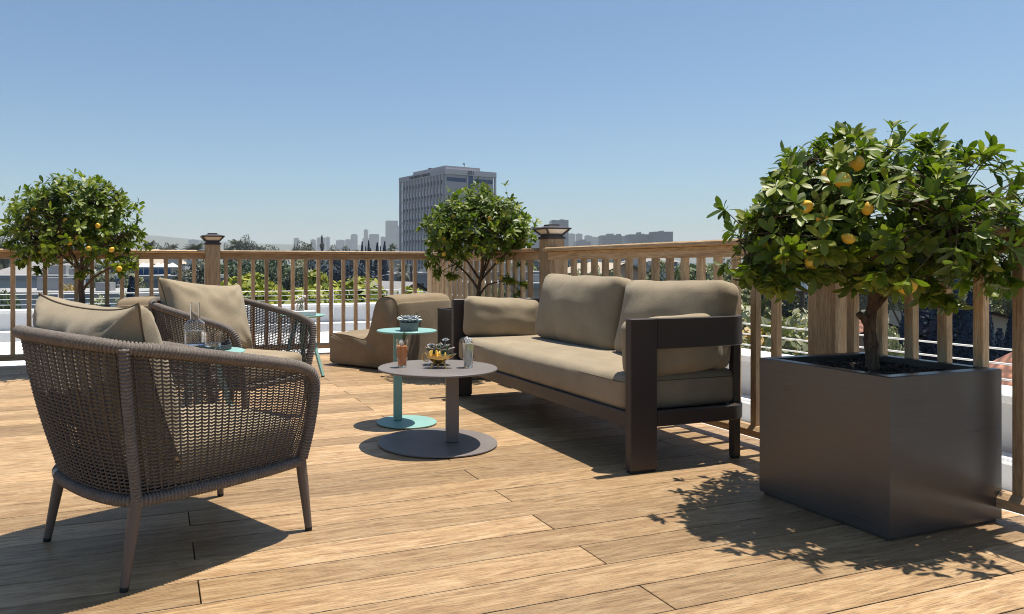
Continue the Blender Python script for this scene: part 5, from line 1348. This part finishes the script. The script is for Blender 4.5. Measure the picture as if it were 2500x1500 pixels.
# ---- skyline
def sky_build(base):
    def bld(t, b):
        N = NB(t); v = N.coord("Object"); wv = N.n("ShaderNodeTexWave", wave_type='BANDS', bands_direction='Z'); N.l(v, wv.inputs[0]); wv.inputs["Scale"].default_value = .085
        N.l(N.mix(N.ramp(wv.outputs["Fac"], [(.45, 0.0), (.55, 1.0)]), base, tuple(x * .78 for x in base)), b.inputs["Base Color"])
    return bld
MS = [mat("skyline_a", (.16, .18, .21), .5, build=sky_build((.16, .18, .21))), mat("skyline_b", (.26, .28, .30), .6, build=sky_build((.26, .28, .30))), mat("skyline_c", (.10, .13, .18), .35, build=sky_build((.10, .13, .18)))]
def block(px0, px1, ytop, t, label, mi=0, top=None, depth=25, group="distant skyline buildings"):
    xc, yc = at((px0 + px1) / 2, t); W = (px1 - px0) / FPX * t; h = zat(ytop, t) - GZ
    root = empty("skyline_building", (xc, yc, GZ), -YAW, label, "building", group)
    m = MB(); m.box(-W / 2, W / 2, 0, depth, 0, h); m.build("wall", MS[mi], root)
    m = MB()
    for (a, b, yt) in (top or [(.3, .55, ytop - 1.5)]):
        m.box(-W / 2 + W * a, -W / 2 + W * b, 4, depth - 4, h + .01, h + (ytop - yt) / FPX * t)
    m.build("penthouse", MS[mi], root); return root
block(941, 971, 540, 2400, "tallest distant tower, just left of the grey office tower", 1, [(.05, .95, 538.8)])
block(970, 976, 553, 2400, "narrow slab touching the tallest distant tower", 1)
block(901, 925, 573, 2500, "square distant block left of the tallest distant tower", 1, [(.1, .9, 571.8)])
block(929, 941, 579, 2600, "small distant block between the square block and the tallest tower", 1)
block(888, 898, 562, 2700, "slender distant tower left of the square block", 1, [(.2, .8, 560)])
block(885, 900, 582, 2600, "low base block under the slender distant tower", 1)
block(856, 872, 574, 2700, "dome topped distant block left of the slender tower", 1, [(.1, .9, 572.6), (.25, .75, 571.6)])
block(843, 858, 585, 2700, "low distant block beside the dome topped one", 1)
block(820, 841, 587, 2800, "low wide distant block left of the dome topped one", 1, [(.3, .8, 585.5)])
block(795, 804, 579.5, 2800, "small distant block right of the pointed conifer", 1)
block(774, 794, 580.5, 2700, "pale distant block behind the pointed conifer", 1)
block(758, 770, 585.5, 2700, "small pale block left of the pointed conifer", 1)
block(717, 728, 582, 2700, "pale rounded block above the broad dark tree", 1, [(.1, .9, 581)])
block(460, 486, 586, 2600, "pale apartment block on the hill left of the capped post", 1)
block(491, 500, 588, 2600, "tiny pale block beside the capped post's lamp", 1)
block(1255, 1272, 564.5, 1700, "blue block right of the middle lemon tree's crown", 0, [(.2, .7, 562.5)])
block(1290, 1321, 555, 1500, "wide blue tower left of the capped post behind the sofa", 0, [(.3, .8, 553.5)])
block(1347, 1388, 538, 1300, "tallest blue slab directly behind the capped post", 2, [(.1, .2, 536.8), (.55, .75, 535.5), (.8, .95, 537)])
block(1390, 1404, 571, 2300, "first pale block right of the tallest blue slab", 1)
block(1409, 1422, 571.5, 2300, "second pale block right of the tallest blue slab", 1)
block(1431, 1446, 576, 2200, "pale block with a stepped top left of the wide blue ones", 1, [(.1, .6, 574.8)])
block(1446, 1461, 579.5, 2200, "pale lower block immediately left of the wide blue ones", 1)
block(1406, 1443, 590, 1500, "low dark blue block with a raised middle", 0, [(.25, .68, 585)])
block(1469, 1500, 575, 1300, "wide blue block with two roof huts", 0, [(.55, .99, 570.5)])
block(1500, 1518, 574.5, 1310, "blue block right of the roof huts", 0, [(.6, .99, 571)])
block(1518, 1537, 577.5, 1400, "recessed lighter blue block between two wide ones", 1)
block(1537, 1596, 572.5, 1150, "long blue office block left of the banded one", 0, [(.42, .52, 567), (.6, .64, 570.5)])
block(1596, 1643, 566, 1120, "banded blue office block at the right end of the skyline", 2, [(.45, .57, 563.5)])
# far city filler: wooded plain with houses reading as one mass
rr = random.Random(99); m = MB()
for k in range(2600):
    t = 170 * (2800 / 170) ** (rr.random() ** .8); px = rr.uniform(-500, 3000); x, y = at(px, t)
    r = rr.uniform(3, 6.5) * (1 + t / 2200); h = rr.uniform(5, 11) * (1 + t / 2600)
    if t < 400 and 930 < px < 1260: h *= .6
    m.a = rr.random(); tone = rr.random()
    for q in range(16 if t < 600 else 9):
        d = Vector((rr.gauss(0, 1), rr.gauss(0, 1), rr.gauss(0, .8) + .3)).normalized(); m.a = tone * .6 + rr.random() * .4
        card(m, Vector((x, y, GZ + h * .62)) + Vector((d.x * r, d.y * r, d.z * h * .42)), (d + Vector((0, 0, .3))).normalized(), r * rr.uniform(.7, 1.3), rr, .8)
o = m.build("far_wood", FM["mid"], attr=True); tag(o, "far wooded plain of treetops stretching to the hills", "trees", kind="stuff")
for k in range(46):
    t = rr.uniform(210, 1000); px = rr.uniform(-150, 2650)
    if t < 420 and 900 < px < 1260: continue
    wl, rf_ = rr.choice([("white", "flat"), ("cream", "beige"), ("pale", "grey"), ("white", "tile"), ("grey", "flat")])
    house(px, t, rr.uniform(9, 20), rr.uniform(8, 14), rr.uniform(-5.5, -1.0) + t * .006, wl, rf_, rr.choice(["flat", "hip"]), "small %s walled distant house with %s roof among far treetops" % (wl, {"flat": "a flat", "beige": "a beige", "grey": "a grey", "tile": "a red tiled"}[rf_]), rr.uniform(-30, 30), (rr.randint(2, 4), 1), rr.uniform(1.2, 2), "distant houses among the treetops")

# ---- haze
m = MB(); m.box(-6000, 6000, -60, 6500, GZ - 1.6, 235)
hm = bpy.data.materials.new("haze"); hm.use_nodes = True; t_ = hm.node_tree; t_.nodes.clear()
pv = t_.nodes.new("ShaderNodeVolumePrincipled"); pv.inputs["Color"].default_value = (.92, .96, 1.0, 1); pv.inputs["Density"].default_value = .00017; pv.inputs["Anisotropy"].default_value = 0.0
mo = t_.nodes.new("ShaderNodeOutputMaterial"); t_.links.new(pv.outputs[0], mo.inputs["Volume"])
o = m.build("haze", hm); tag(o, "thin blue haze over the city", "haze", kind="stuff")
